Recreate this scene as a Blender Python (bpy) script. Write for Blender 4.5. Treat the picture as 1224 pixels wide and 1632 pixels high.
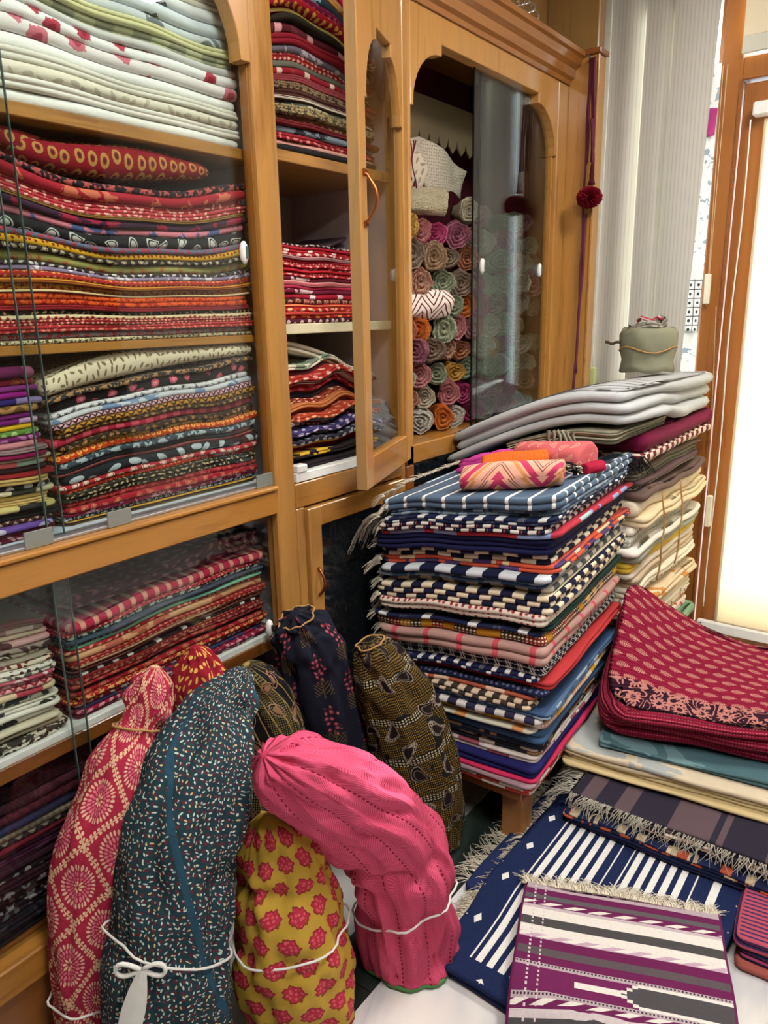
import bpy, bmesh, math, random
import numpy as np
from mathutils import Vector, Matrix, noise as mnoise

for o in list(bpy.data.objects): bpy.data.objects.remove(o)
scene = bpy.context.scene
COL = scene.collection
rnd = random.Random(7)
PI = math.pi
def rad(a): return math.radians(a)

# ------------------------------------------------------------------ camera
def make_camera():
    pitch, roll, yaw = rad(14.88), -rad(1.17), rad(36.92)
    f0 = Vector((math.cos(yaw), math.sin(yaw), 0)); r0 = Vector((math.sin(yaw), -math.cos(yaw), 0)); u0 = Vector((0, 0, 1))
    fw = f0*math.cos(pitch) - u0*math.sin(pitch); up = u0*math.cos(pitch) + f0*math.sin(pitch)
    r = r0*math.cos(roll) + up*math.sin(roll); u = up*math.cos(roll) - r0*math.sin(roll)
    cam = bpy.data.cameras.new('camera'); ob = bpy.data.objects.new('camera', cam); COL.objects.link(ob)
    m = Matrix((( r.x, u.x, -fw.x, 0.0), (r.y, u.y, -fw.y, -1.40), (r.z, u.z, -fw.z, 1.55), (0, 0, 0, 1)))
    ob.matrix_world = m
    cam.sensor_fit = 'VERTICAL'; cam.sensor_height = 24.0; cam.lens = 24.0*1192/1632
    cam.clip_start = 0.02
    scene.camera = ob
make_camera()

# ------------------------------------------------------------------ world, sun, exposure
world = bpy.data.worlds.new('sky'); scene.world = world; world.use_nodes = True
bg = world.node_tree.nodes['Background']; bg.inputs[0].default_value = (0.86, 0.93, 1.0, 1); bg.inputs[1].default_value = 2.5
def add_light(name, typ, loc, rot, energy, color=(1, 1, 1), size=None, sizey=None):
    l = bpy.data.lights.new(name, typ); l.energy = energy; l.color = color
    if size: l.size = size
    if sizey: l.shape = 'RECTANGLE'; l.size = size; l.size_y = sizey
    o = bpy.data.objects.new(name, l); COL.objects.link(o); o.location = loc; o.rotation_euler = rot
    return o
sun = add_light('sun', 'SUN', (6, -1, 5), (0, rad(52), rad(-8)), 42.0, (1.0, 0.95, 0.88))
sun.data.angle = rad(4)
vs = scene.view_settings
vs.view_transform = 'Standard'; vs.look = 'None'; vs.gamma = 1.0; vs.exposure = 0.0; vs.use_curve_mapping = False

# ------------------------------------------------------------------ object helpers
def tag(o, label, cat, group=None, kind=None):
    o['label'] = label
    if cat: o['category'] = cat
    if group: o['group'] = group
    if kind: o['kind'] = kind
    return o
def link(name, me, mat=None, parent=None):
    o = bpy.data.objects.new(name, me); COL.objects.link(o)
    if mat is not None and me is not None: me.materials.append(mat)
    if parent is not None: o.parent = parent
    return o
def empty(name, loc=(0, 0, 0), rz=0.0):
    o = bpy.data.objects.new(name, None); COL.objects.link(o); o.location = loc; o.rotation_euler = (0, 0, rz)
    o.empty_display_size = 0.05
    return o
def smooth(me, on=True):
    me.polygons.foreach_set('use_smooth', [on]*len(me.polygons)); me.update()
def bm_mesh(name, bm, sm=False):
    bmesh.ops.recalc_face_normals(bm, faces=bm.faces[:])
    me = bpy.data.meshes.new(name); bm.to_mesh(me); bm.free()
    if sm: smooth(me)
    return me
def box(name, xr, yr, zr, mat, parent=None, bev=0.003, seg=1):
    bm = bmesh.new()
    bmesh.ops.create_cube(bm, size=1.0)
    sx, sy, sz = xr[1]-xr[0], yr[1]-yr[0], zr[1]-zr[0]
    for v in bm.verts:
        v.co = Vector((xr[0]+(v.co.x+.5)*sx, yr[0]+(v.co.y+.5)*sy, zr[0]+(v.co.z+.5)*sz))
    if bev: bmesh.ops.bevel(bm, geom=bm.edges[:], offset=min(bev, .3*min(sx, sy, sz)), segments=seg, affect='EDGES', profile=.5)
    return link(name, bm_mesh(name, bm), mat, parent)
def prism(name, pts, a0, a1, mat, parent=None, plane='xz', bev=0.0):
    """outline in a plane, extruded along the third axis"""
    bm = bmesh.new()
    def co(p, a):
        return {'xz': (p[0], a, p[1]), 'yz': (a, p[0], p[1]), 'xy': (p[0], p[1], a)}[plane]
    va = [bm.verts.new(co(p, a0)) for p in pts]; vb = [bm.verts.new(co(p, a1)) for p in pts]
    fa = bm.faces.new(va); fb = bm.faces.new(vb[::-1])
    n = len(pts)
    for i in range(n): bm.faces.new((va[i], vb[i], vb[(i+1) % n], va[(i+1) % n]))
    bm.normal_update()
    if bev: bmesh.ops.bevel(bm, geom=list(set(fa.edges[:]+fb.edges[:])), offset=bev, segments=1, affect='EDGES', profile=.5)
    return link(name, bm_mesh(name, bm), mat, parent)
def mesh_grid(name, P, closed_u=False, cap=False, uv=None, mat=None, parent=None, sm=True):
    """P: rows x cols x 3; closed_u closes each row"""
    R, C = P.shape[:2]
    verts = P.reshape(-1, 3).tolist(); faces = []; fuv = []
    if uv is None: uv = np.zeros((R, C, 2))
    cc = C if closed_u else C-1
    for i in range(R-1):
        for j in range(cc):
            k = (j+1) % C
            faces.append((i*C+j, i*C+k, (i+1)*C+k, (i+1)*C+j))
            a, b, c, d = uv[i, j], uv[i, k].copy(), uv[i+1, k].copy(), uv[i+1, j]
            if k == 0: b[0] += uv[i, C-1, 0]-uv[i, C-2, 0]+uv[i, C-1, 0]-b[0]; c[0] = b[0]
            fuv += [a[0], a[1], b[0], b[1], c[0], c[1], d[0], d[1]]
    if cap:
        faces.append(tuple(range(C))[::-1]); fuv += [0.0]*(2*C)
        faces.append(tuple(range((R-1)*C, R*C))); fuv += [0.0]*(2*C)
    me = bpy.data.meshes.new(name); me.from_pydata(verts, [], faces)
    l = me.uv_layers.new(name='UVMap'); l.data.foreach_set('uv', fuv)
    smooth(me, sm)
    return link(name, me, mat, parent)
def tube_arrays(pts, r, n=6, closed=False):
    pts = [Vector(p) for p in pts]; m = len(pts); rows = []
    rs = r if isinstance(r, (list, tuple)) else [r]*m
    up = None
    for i in range(m):
        t = (pts[(i+1) % m]-pts[i-1]) if closed else (pts[min(i+1, m-1)]-pts[max(i-1, 0)])
        if t.length < 1e-9: t = Vector((0, 0, 1))
        t.normalize()
        if up is None: up = t.orthogonal().normalized()
        up = (up - t*up.dot(t))
        up = up.normalized() if up.length > 1e-6 else t.orthogonal().normalized()
        w = t.cross(up)
        rows.append([tuple(pts[i]+(up*math.cos(2*PI*k/n)+w*math.sin(2*PI*k/n))*rs[i]) for k in range(n)])
    if closed: rows.append(rows[0])
    return np.array(rows)
def tube(name, pts, r, mat, parent=None, n=6, closed=False):
    P = tube_arrays(pts, r, n, closed)
    L = np.cumsum([0]+[np.linalg.norm(P[i+1].mean(0)-P[i].mean(0)) for i in range(len(P)-1)])
    uv = np.stack(np.broadcast_arrays(np.linspace(0, .05, n)[None, :], L[:, None]), -1).astype(float)
    return mesh_grid(name, P, True, not closed, uv, mat, parent)
def strands(name, lines, r, mat, parent, kind='stuff'):
    """many thin tufts joined as one part"""
    V = []; Fc = []
    for ln in lines:
        m = len(ln)
        P = tube_arrays(ln, [r*(1-.55*i/(m-1)) for i in range(m)], 3)
        b = len(V); V += P.reshape(-1, 3).tolist()
        for i in range(m-1):
            for j in range(3):
                k = (j+1) % 3
                Fc.append((b+i*3+j, b+i*3+k, b+(i+1)*3+k, b+(i+1)*3+j))
    me = bpy.data.meshes.new(name); me.from_pydata(V, [], Fc); me.uv_layers.new(name='UVMap'); smooth(me)
    o = link(name, me, mat, parent)
    if kind: o['kind'] = kind
    return o

# ------------------------------------------------------------------ node expression helper
NT = None
def lin(h):
    h = h.lstrip('#'); h = h if len(h) == 6 else ''.join(k*2 for k in h); c = [int(h[i:i+2], 16)/255 for i in (0, 2, 4)]
    return tuple((x/12.92 if x <= .04045 else ((x+.055)/1.055)**2.4) for x in c)+(1.0,)
class X:
    def __init__(s, o): s.o = o
    def __add__(a, b): return mt('ADD', a, b)
    __radd__ = __add__
    def __sub__(a, b): return mt('SUBTRACT', a, b)
    def __rsub__(a, b): return mt('SUBTRACT', b, a)
    def __mul__(a, b): return mt('MULTIPLY', a, b)
    __rmul__ = __mul__
    def __truediv__(a, b): return mt('DIVIDE', a, b)
    def __lt__(a, b): return mt('LESS_THAN', a, b)
    def __gt__(a, b): return mt('GREATER_THAN', a, b)
def setin(s, v):
    if isinstance(v, X): NT.links.new(v.o, s)
    elif isinstance(v, (int, float)) and s.type in ('VALUE', 'INT'): s.default_value = v
    else: s.default_value = v
def mt(op, *a):
    n = NT.nodes.new('ShaderNodeMath'); n.operation = op
    for i, v in enumerate(a): setin(n.inputs[i], v)
    return X(n.outputs[0])
def fr(a): return mt('FRACT', a)
def fl(a): return mt('FLOOR', a)
def ab(a): return mt('ABSOLUTE', a)
def sn(a): return mt('SINE', a)
def cs(a): return mt('COSINE', a)
def mx(a, b): return mt('MAXIMUM', a, b)
def mn(a, b): return mt('MINIMUM', a, b)
def vec(x, y, z=0.0):
    n = NT.nodes.new('ShaderNodeCombineXYZ')
    for i, v in enumerate((x, y, z)): setin(n.inputs[i], v)
    return X(n.outputs[0])
def sep(v):
    n = NT.nodes.new('ShaderNodeSeparateXYZ'); setin(n.inputs[0], v); return [X(o) for o in n.outputs]
def uvmap(name='UVMap'):
    n = NT.nodes.new('ShaderNodeUVMap'); n.uv_map = name; return X(n.outputs[0])
def objco():
    n = NT.nodes.new('ShaderNodeTexCoord'); return X(n.outputs['Object'])
def orand():
    n = NT.nodes.new('ShaderNodeObjectInfo'); return X(n.outputs['Random'])
def mixc(f, a, b):
    n = NT.nodes.new('ShaderNodeMix'); n.data_type = 'RGBA'
    setin(n.inputs[0], f); setin(n.inputs[6], a); setin(n.inputs[7], b); return X(n.outputs[2])
def noise(v, scale, detail=2.0, rough=.5, dist=0.0):
    n = NT.nodes.new('ShaderNodeTexNoise'); setin(n.inputs['Vector'], v); n.inputs['Scale'].default_value = scale
    n.inputs['Detail'].default_value = detail; n.inputs['Roughness'].default_value = rough; n.inputs['Distortion'].default_value = dist
    return X(n.outputs[0])
def voro(v, rn=1.0):
    n = NT.nodes.new('ShaderNodeTexVoronoi'); n.voronoi_dimensions = '2D'; setin(n.inputs['Vector'], v)
    n.inputs['Scale'].default_value = 1.0; n.inputs['Randomness'].default_value = rn
    return X(n.outputs['Distance']), X(n.outputs['Color']), X(n.outputs['Position'])
def wn(v):
    n = NT.nodes.new('ShaderNodeTexWhiteNoise'); n.noise_dimensions = '2D'; setin(n.inputs['Vector'], v); return X(n.outputs['Value'])
def ramp(f, stops, const=False):
    n = NT.nodes.new('ShaderNodeValToRGB'); setin(n.inputs[0], f); r = n.color_ramp
    r.interpolation = 'CONSTANT' if const else 'LINEAR'
    while len(r.elements) < len(stops): r.elements.new(.5)
    for e, (p, c) in zip(r.elements, stops): e.position = p; e.color = c if len(c) == 4 else tuple(c)+(1,)
    return X(n.outputs[0])
def bump(h, strength=.3, dist=.002):
    n = NT.nodes.new('ShaderNodeBump'); n.inputs['Strength'].default_value = strength; n.inputs['Distance'].default_value = dist
    setin(n.inputs['Height'], h); return X(n.outputs[0])
def new_mat(name):
    global NT
    m = bpy.data.materials.new(name); m.use_nodes = True; NT = m.node_tree; NT.nodes.clear(); return m
def finish(col, rough=.85, normal=None, spec=.25, coat=0.0, metal=0.0, sheen=0.0, extra=None):
    b = NT.nodes.new('ShaderNodeBsdfPrincipled'); o = NT.nodes.new('ShaderNodeOutputMaterial')
    setin(b.inputs['Base Color'], col); setin(b.inputs['Roughness'], rough); b.inputs['Specular IOR Level'].default_value = spec
    b.inputs['Metallic'].default_value = metal
    if coat: b.inputs['Coat Weight'].default_value = coat; b.inputs['Coat Roughness'].default_value = .12
    if sheen: b.inputs['Sheen Weight'].default_value = sheen
    if normal is not None: setin(b.inputs['Normal'], normal)
    NT.links.new(b.outputs[0], o.inputs[0]); return b

# ------------------------------------------------------------------ textile prints
CACHE = {}
def cellpos(u, v, s, rn):
    p = vec(u*s, v*s); d, c, pos = voro(p, rn)
    n = NT.nodes.new('ShaderNodeVectorMath'); n.operation = 'SUBTRACT'; setin(n.inputs[0], p); setin(n.inputs[1], pos)
    dx, dy, _ = sep(X(n.outputs[0])); return d, c, dx, dy
def rotxy(dx, dy, ang):
    c, s = cs(ang), sn(ang); return dx*c+dy*s, dy*c-dx*s
def T(motif, base, fg='e8d8c0', s=60, fg2=None, quilt=0.0, rough=.88):
    """a printed or woven cloth; s is a scale per metre (or a period in metres for woven bars)"""
    key = (motif, base, fg, s, fg2, quilt)
    if key in CACHE: return CACHE[key]
    m = new_mat('cloth_%s_%s_%s' % (motif, base, fg))
    B = lin(base); Fg = lin(fg); F2 = lin(fg2) if fg2 else Fg
    uv = uvmap(); u, v, _ = sep(uv)
    lob = None
    wear = noise(uv, 9, 3)
    col = mixc(wear, tuple(c*.82 for c in B[:3])+(1,), tuple(min(1, c*1.15) for c in B[:3])+(1,))
    hgt = None
    if motif == 'plain': pass
    elif motif == 'dots':
        d, c, _ = voro(vec(u*s, v*s), .35); col = mixc(d < .27, col, Fg)
        if fg2: col = mixc(d < .12, col, F2)
    elif motif == 'rings':
        d, c, _ = voro(vec(u*s, v*s), .3); col = mixc((d < .36)*(d > .18), col, Fg); col = mixc(d < .10, col, F2)
    elif motif == 'flor':
        d, c, dx, dy = cellpos(u, v, s, .55); r_, g_, b_ = sep(c)
        th = mt('ARCTAN2', dy, dx); lim = .26+.11*cs(th*5.0+r_*6.0)
        col = mixc(d < lim, col, Fg); col = mixc(d < .10, col, F2)
        d2, c2, ex, ey = cellpos(u+.31, v+.17, s*1.9, .8); r2, _, _ = sep(c2)
        ax, ay = rotxy(ex, ey, r2*6.28); e = ax*ax*6.0+ay*ay*40.0
        col = mixc((e < 1.0)*(d > .42), col, F2)
    elif motif == 'leaf':
        d, c, dx, dy = cellpos(u, v, s, .5); r_, _, _ = sep(c); ax, ay = rotxy(dx, dy, r_*6.28)
        col = mixc((ax*ax*7.0+ay*ay*38.0) < 1.0, col, Fg)
        if fg2: col = mixc((ax*ax*30.0+ay*ay*200.0) < 1.0, col, F2)
    elif motif == 'pais':
        d, c, dx, dy = cellpos(u, v, s, .45); r_, _, _ = sep(c); ax, ay = rotxy(dx, dy, r_*6.28)
        ay2 = ay-ax*ax*.9+.05; w = .22-.28*ax
        e = ax*ax*7.0+(ay2*ay2)/(w*w)
        col = mixc(e < 1.0, col, Fg); col = mixc(e < .62, col, B); col = mixc(e < .33, col, F2)
    elif motif == 'blob':
        nz = noise(vec(u*s, v*s), 1.0, 3, .6, .6); col = mixc(nz > .57, col, Fg); col = mixc(nz > .68, col, F2)
    elif motif == 'rose':
        d, c, dx, dy = cellpos(u, v, s, .8); r_, g_, b_ = sep(c)
        nz = noise(vec(u*s, v*s), 6.0, 2); e = d+nz*.25
        col = mixc((e < .40)*(r_ > .35), col, Fg); col = mixc((e < .26)*(r_ > .35), col, F2)
    elif motif == 'stripe':      # bars across the fold
        col = mixc(fr(u/s) < .36, col, Fg)
    elif motif == 'thin':        # narrow bars across the fold
        col = mixc(fr(u/s) < .16, col, Fg)
    elif motif == 'lines':       # lines along the fold
        col = mixc(fr(v/s) < .4, col, Fg)
    elif motif == 'dash':        # staggered woven bars, each fold shifted
        lo, _, _ = sep(uvmap('lobe')); ph = fr(lo*.617+orand()*3.0)
        t = fr(u/s+ph); col = mixc(t < .5, col, Fg)
        if fg2: col = mixc((t > .62)*(t < .68), col, F2)
    elif motif == 'tick':
        lo, _, _ = sep(uvmap('lobe')); ph = fr(lo*.617+orand()*3.0)
        t = fr(u/s+ph); k = wn(vec(fl(u/s+ph), lo)); col = mixc((t < .38)*(k > .3), col, Fg)
    elif motif == 'bars':        # random colour bars
        lo, _, _ = sep(uvmap('lobe')); k = wn(vec(fl(u/s+lo*.37), lo+3.0)); k2 = wn(vec(fl(u/s*3.0), lo+9.0))
        col = mixc(k > .40, col, Fg); col = mixc(k > .72, col, F2); col = mixc((k2 > .82), col, B)
    elif motif == 'kilim':
        k = fl(u/s); q = wn(vec(k, 2.0)); z = ab(fr(u/s*3.0)-.5); w = ab(fr(v/s*4.0)-.5)
        col = mixc(q > .35, col, Fg); col = mixc((q > .7), col, F2)
        col = mixc((z+w < .34)*(q < .8), col, lin('e6ddcd'))
    elif motif == 'check':
        a = fl(u/s)+fl(v/s); col = mixc(fr(a*.5) > .25, col, Fg)
    elif motif == 'gingham':
        a = (fr(u/s) < .5)*.5+(fr(v/s) < .5)*.5; col = mixc(a, col, Fg)
    elif motif == 'hound':
        a = (fr(u/s) < .5); d = fr((u+v)/s*4.0) < .5; b = (fr(v/s*1.6) < .5)
        col = mixc(mx(a*b, d*mx(a, b)), col, Fg)
    elif motif == 'zig':
        z = ab(fr(u/s)-.5); col = mixc(fr(v/s*1.4+z*1.4) < .45, col, Fg)
    elif motif == 'wave':
        z = sn(u/s*6.28)*.35; col = mixc(fr(v/s*2.0+z+noise(uv, 20)*.5) < .5, col, Fg)
    elif motif == 'spiral':
        pass
    h = noise(uv, 260, 2, .7)*.5
    if quilt:
        h = h + ab(sn(v/quilt*PI))*1.6 + noise(uv, 55, 2)*1.2
    else:
        h = h + noise(vec(u*14.0, v*50.0), 1.0, 2)*1.2
    finish(col, rough, bump(h, .55, .0022), .2)
    CACHE[key] = m
    return m
def flat(name, col, rough=.6, spec=.4, metal=0.0, bumpscale=None, bs=.3, coat=0.0):
    key = ('flat', name)
    if key in CACHE: return CACHE[key]
    m = new_mat(name); c = lin(col); o = objco()
    nz = noise(o, 40 if not bumpscale else bumpscale, 2)
    cc = mixc(nz, tuple(k*.9 for k in c[:3])+(1,), tuple(min(1, k*1.08) for k in c[:3])+(1,))
    finish(cc, rough, bump(nz, bs, .002) if bumpscale else None, spec, coat, metal)
    CACHE[key] = m; return m
def wood(name, dark, light, vert=True, rough=.32, axis=None):
    key = ('wood', name)
    if key in CACHE: return CACHE[key]
    m = new_mat(name); x, y, z = sep(objco())
    axis = axis or ('z' if vert else 'x')
    k = {'z': (26.0, 26.0, 1.4), 'x': (1.4, 26.0, 26.0), 'y': (26.0, 1.4, 26.0)}[axis]
    p = vec(x*k[0], y*k[1], z*k[2])
    n1 = noise(p, 1.0, 4, .6, .8); n2 = noise(p, 6.0, 2, .6); n3 = noise(objco(), 2.3, 2)
    col = ramp(n1*.6+n2*.2+n3*.25, [(.32, lin(dark)), (.5, lin(light)), (.7, tuple(c*.86 for c in lin(light)[:3])+(1,))])
    finish(col, mt('ADD', n2*.12, rough-.05), bump(n2+n1, .08, .001), .5, .5)
    CACHE[key] = m; return m
def glass_mat(name, tint=(.93, .96, .95)):
    if name in CACHE: return CACHE[name]
    m = new_mat(name)
    t = NT.nodes.new('ShaderNodeBsdfTransparent'); t.inputs[0].default_value = tint+(1,)
    g = NT.nodes.new('ShaderNodeBsdfGlossy'); g.inputs['Roughness'].default_value = .015
    f = NT.nodes.new('ShaderNodeFresnel'); ge = NT.nodes.new('ShaderNodeNewGeometry')
    setin(f.inputs[0], 1.45-X(ge.outputs['Backfacing'])*.76)
    mix = NT.nodes.new('ShaderNodeMixShader'); o = NT.nodes.new('ShaderNodeOutputMaterial')
    NT.links.new(f.outputs[0], mix.inputs[0]); NT.links.new(t.outputs[0], mix.inputs[1]); NT.links.new(g.outputs[0], mix.inputs[2])
    NT.links.new(mix.outputs[0], o.inputs[0])
    CACHE[name] = m; return m
def sheer(name, col, trans=.45, stripes=None):
    if name in CACHE: return CACHE[name]
    m = new_mat(name); x, y, z = sep(objco()); c = lin(col)
    w = noise(vec(x*300.0, y*300.0, z*8.0), 1.0, 2)
    cc = mixc(w, tuple(k*.9 for k in c[:3])+(1,), c)
    if stripes: cc = mixc(fr(y/stripes) < .25, cc, tuple(k*.80 for k in c[:3])+(1,))
    d = NT.nodes.new('ShaderNodeBsdfDiffuse'); t = NT.nodes.new('ShaderNodeBsdfTranslucent')
    setin(d.inputs[0], cc); setin(t.inputs[0], cc)
    mix = NT.nodes.new('ShaderNodeMixShader'); mix.inputs[0].default_value = trans; o = NT.nodes.new('ShaderNodeOutputMaterial')
    NT.links.new(d.outputs[0], mix.inputs[1]); NT.links.new(t.outputs[0], mix.inputs[2]); NT.links.new(mix.outputs[0], o.inputs[0])
    CACHE[name] = m; return m

WV = wood('varnished_teak_vertical', '80501f', 'b28040')
WH = wood('varnished_teak_horizontal', '764818', 'a8732f', False)
WD = wood('dark_teak', '5a2f10', '8a4f1e', False, .4)
WDOOR = wood('door_teak', '6a3812', '9a5e26', True, .4)
GREYWOOD = wood('grey_door_edge', '7d6040', 'a5804f', True, .5)
PAINT = flat('painted_interior', 'c3ccd8', .6, .3)
WHITE = flat('white_metal', 'e9e9e6', .35, .5)
CHROME = flat('bright_metal', 'd8d8d8', .15, .5, 1.0)
COPPER = flat('copper_metal', 'a4643c', .3, .5, .9)
GLASS = glass_mat('cabinet_glass'); DARKGLASS = glass_mat('dark_cabinet_glass', (.25, .25, .3))
EDGE = flat('glass_edge', '4a5c58', .2, .5)
STRING = flat('white_string', 'dcdcd8', .8, .2); JUTE = flat('jute_cord', 'b08a58', .9, .1, 0, 300)
FR_CREAM = flat('cream_fringe', 'd8cfbd', .9, .1); FR_GREY = flat('grey_fringe', 'a8a498', .9, .1); FR_DARK = flat('black_fringe', '1d1a1c', .9, .1); FR_TAN = flat('tan_fringe', 'c4a67c', .9, .1)

# ================================================================== THE SETTING
def marble(name, base, vein, scale, amt, rough=.22):
    m = new_mat(name); o = objco(); x, y, z = sep(o)
    p = vec(x*.55+y*.35, y*1.5-x*.5, 0.0)
    w = noise(p, scale*.6, 4, .55, .4); c = noise(p, scale*.45, 3, .5, .5)
    k = mt('POWER', 1.0-ab(w*2.0-1.0), 7.0)*amt + mt('SMOOTH_MIN', c, .62, .1)*.35
    finish(mixc(k, lin(base), lin(vein)), rough, None, .5); return m
MARBLE = marble('white_marble', 'e6e2dc', '9aa0ac', 3.4, .45); BLACKM = marble('black_green_marble', '0f1413', '3a4742', 5.0, .5, .15); GREYM = marble('grey_marble', 'b7b4ae', '6f7a80', 4.0, .6)
PLASTER = flat('off_white_plaster', 'ddd8cf', .9, .1, 0, 60, .1)
X0, X1, Y0, Y1, ZC = -2.2, 3.47, -3.6, .5, 3.05
fl_o = box('floor', (X0, X1+.1), (Y0, Y1), (-.06, -.012), flat('mortar', '8a867e', .9), None, 0); tag(fl_o, 'marble floor of the shop with white slabs and a dark border strip', 'floor', kind='structure')
def slabs(y0, y1, step, mat, off):
    xx = X0+off
    while xx < X1:
        a, b = max(X0, xx)+.0008, min(X1+.1, xx+step)-.0008
        if b-a > .05: box('floor_slab', (a, b), (y0+.0008, y1-.0008), (-.012, 0), mat, fl_o, .0012)
        xx += step
slabs(-.36, Y1, .9, GREYM, -.2); slabs(-.505, -.36, 1.2, BLACKM, -.3)
for i in range(4): slabs(-.505-.775*(i+1), -.505-.775*i, 1.35, MARBLE, -.4-.3*(i % 2))
def struct(o, label): return tag(o, label, 'room part', kind='structure')
struct(box('ceiling', (X0, X1+.12), (Y0, Y1+.1), (ZC, ZC+.1), PLASTER, None, 0), 'plain white shop ceiling above the cabinets')
struct(box('wall_left', (X0, X1+.12), (Y1, Y1+.1), (0, ZC), PLASTER, None, 0), 'white wall behind the row of cabinets')
TANW = flat('tan_plaster', '6e6052', .9, .1, 0, 60, .1)
struct(box('wall_near', (X0, X1+.12), (Y0-.1, Y0), (0, ZC), TANW, None, 0), 'tan wall facing the row of cabinets')
struct(box('wall_rear', (X0-.1, X0), (Y0, Y1), (0, ZC), TANW, None, 0), 'tan wall opposite the glazed door')
def multibox(name, boxes, mat):
    bm = bmesh.new()
    for (xr, yr, zr) in boxes:
        r = bmesh.ops.create_cube(bm, size=1.0)
        for v in r['verts']: v.co = Vector((xr[0]+(v.co.x+.5)*(xr[1]-xr[0]), yr[0]+(v.co.y+.5)*(yr[1]-yr[0]), zr[0]+(v.co.z+.5)*(zr[1]-zr[0])))
    return link(name, bm_mesh(name, bm), mat)
W = (X1, X1+.12)
struct(multibox('wall_right', [(W, (-.19, Y1), (0, ZC)), (W, (-.52, -.19), (0, .9)), (W, (-.52, -.19), (2.9, ZC)), (W, (-1.42, -.52), (2.93, ZC)), (W, (Y0, -1.42), (0, ZC))], PLASTER), 'white wall with the glazed door and curtained window')
# window behind the curtain
wn1 = struct(empty('window_1', (X1, -.355, .9)), 'narrow window hidden behind the pale curtain panels')
def kid(o, parent):
    o.parent = parent; o.matrix_parent_inverse = Matrix.Translation(-Vector(parent.location)) if parent.rotation_euler.z == 0 else parent.matrix_world.inverted(); return o
kid(box('window_pane', (X1+.05, X1+.056), (-.5, -.21), (.93, 2.87), GLASS, None, 0), wn1)
for zr, yr in (((.9, .94), (-.52, -.19)), ((2.86, 2.9), (-.52, -.19)), ((.94, 2.86), (-.52, -.49)), ((.94, 2.86), (-.22, -.19))):
    kid(box('window_frame', (X1+.03, X1+.08), yr, zr, WDOOR, None), wn1)
# glazed door with transom
dr = struct(empty('door_1', (X1, -.97, 0)), 'teak framed glazed door with backlit cream blinds')
def dpart(n, xr, yr, zr, mat, bev=.004): return kid(box(n, xr, yr, zr, mat, None, bev), dr)
dpart('jamb', (3.41, 3.56), (-.605, -.525), (0, 2.93), WDOOR); dpart('jamb', (3.41, 3.56), (-1.42, -1.335), (0, 2.93), WDOOR)
dpart('transom_bar', (3.41, 3.56), (-1.335, -.605), (2.39, 2.47), WDOOR); dpart('head', (3.41, 3.56), (-1.335, -.605), (2.88, 2.93), WDOOR)
dpart('door_stile', (3.43, 3.47), (-.715, -.612), (.02, 2.38), WDOOR); dpart('door_stile', (3.43, 3.47), (-1.33, -1.235), (.02, 2.38), WDOOR)
dpart('door_rail', (3.43, 3.47), (-1.235, -.715), (2.27, 2.38), WDOOR); dpart('door_rail', (3.43, 3.47), (-1.235, -.715), (.02, .2), WDOOR)
dpart('door_pane', (3.448, 3.453), (-1.235, -.715), (.2, 2.27), GLASS, 0); dpart('transom_pane', (3.5, 3.505), (-1.335, -.605), (2.47, 2.88), GLASS, 0)
dpart('jamb_bead', (3.40, 3.412), (-.612, -.6), (0, 2.39), WD, .002)

# curtains and blinds
CREAMBL = sheer('cream_blind_fabric', 'ece2cc', .5); CURT = sheer('pale_curtain_fabric', 'cdcbc2', .03, .015); ROMAN = sheer('roman_blind_fabric', 'e6dcc4', .10)
def curtain(name, ya, yb, zt, zb, x, folds, amp, label, lean=0.0, mat=CURT, ph=0.0, cat='curtain', grp=None):
    nc, nr = 60, 14; P = np.zeros((nr*2, nc, 3))
    rows = []
    for side in (0, 1):
        for i in (range(nr) if side == 0 else range(nr-1, -1, -1)):
            t = i/(nr-1); row = []
            for j in range(nc):
                s = j/(nc-1); y = ya+(yb-ya)*s+lean*t*s
                xx = x+amp*math.sin(s*folds*2*PI+ph+t*.5)*(.5+.5*t)+.4*amp*math.sin(s*folds*4.7+1.3+ph)+side*.0016
                row.append((xx, y, zt+(zb-zt)*t))
            rows.append(row)
    o = mesh_grid(name, np.array(rows), False, False, None, mat)
    return tag(o, label, cat, grp)
curtain('curtain_panel', -.105, -.252, 3.0, .35, 3.335, 1.2, .005, 'pale curtain panel hanging beside the teak pillar', .008, ph=.3)
curtain('curtain_panel', -.254, -.40, 3.0, .35, 3.31, .8, .005, 'pale curtain panel hanging between two other curtain panels', .0, ph=1.6)
curtain('curtain_panel', -.375, -.55, 3.0, .35, 3.28, .6, .005, 'pale slanting curtain panel hanging next to the printed white cloth', .085, ph=2.9)
PRCL = T('blob', 'dfe3e6', '8fa0ae', 18, 'c8a848')
def hang_strip(name, ya, yb, zt, zb, x, label, mat, dy=0.0):
    rows = []
    for side in (0, 1):
        for i in (range(16) if side == 0 else range(15, -1, -1)):
            t = i/15; rows.append([(x+.008*math.sin(j*.9+t*3)+side*.002, ya+(yb-ya)*j/9+dy*t, zt+(zb-zt)*t) for j in range(10)])
    P = np.array(rows); uv = P[..., [1, 2]].copy()
    return tag(mesh_grid(name, P, False, False, uv, mat), label, 'cloth')
hang_strip('hanging_cloth', -.44, -.530, 2.46, .9, 3.385, 'white printed cloth hanging between the curtain and the door frame', PRCL)
hb = hang_strip('hanging_cloth', -.46, -.532, 2.30, 2.20, 3.372, 'magenta band pinned across the white printed cloth by the door', T('plain', 'a83a7a'))
SQ = new_mat('ink_square_print'); NTx = NT
u, v, _ = sep(uvmap()); a_, b_ = ab(fr(u/.028)-.5), ab(fr(v/.036)-.5)
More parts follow.
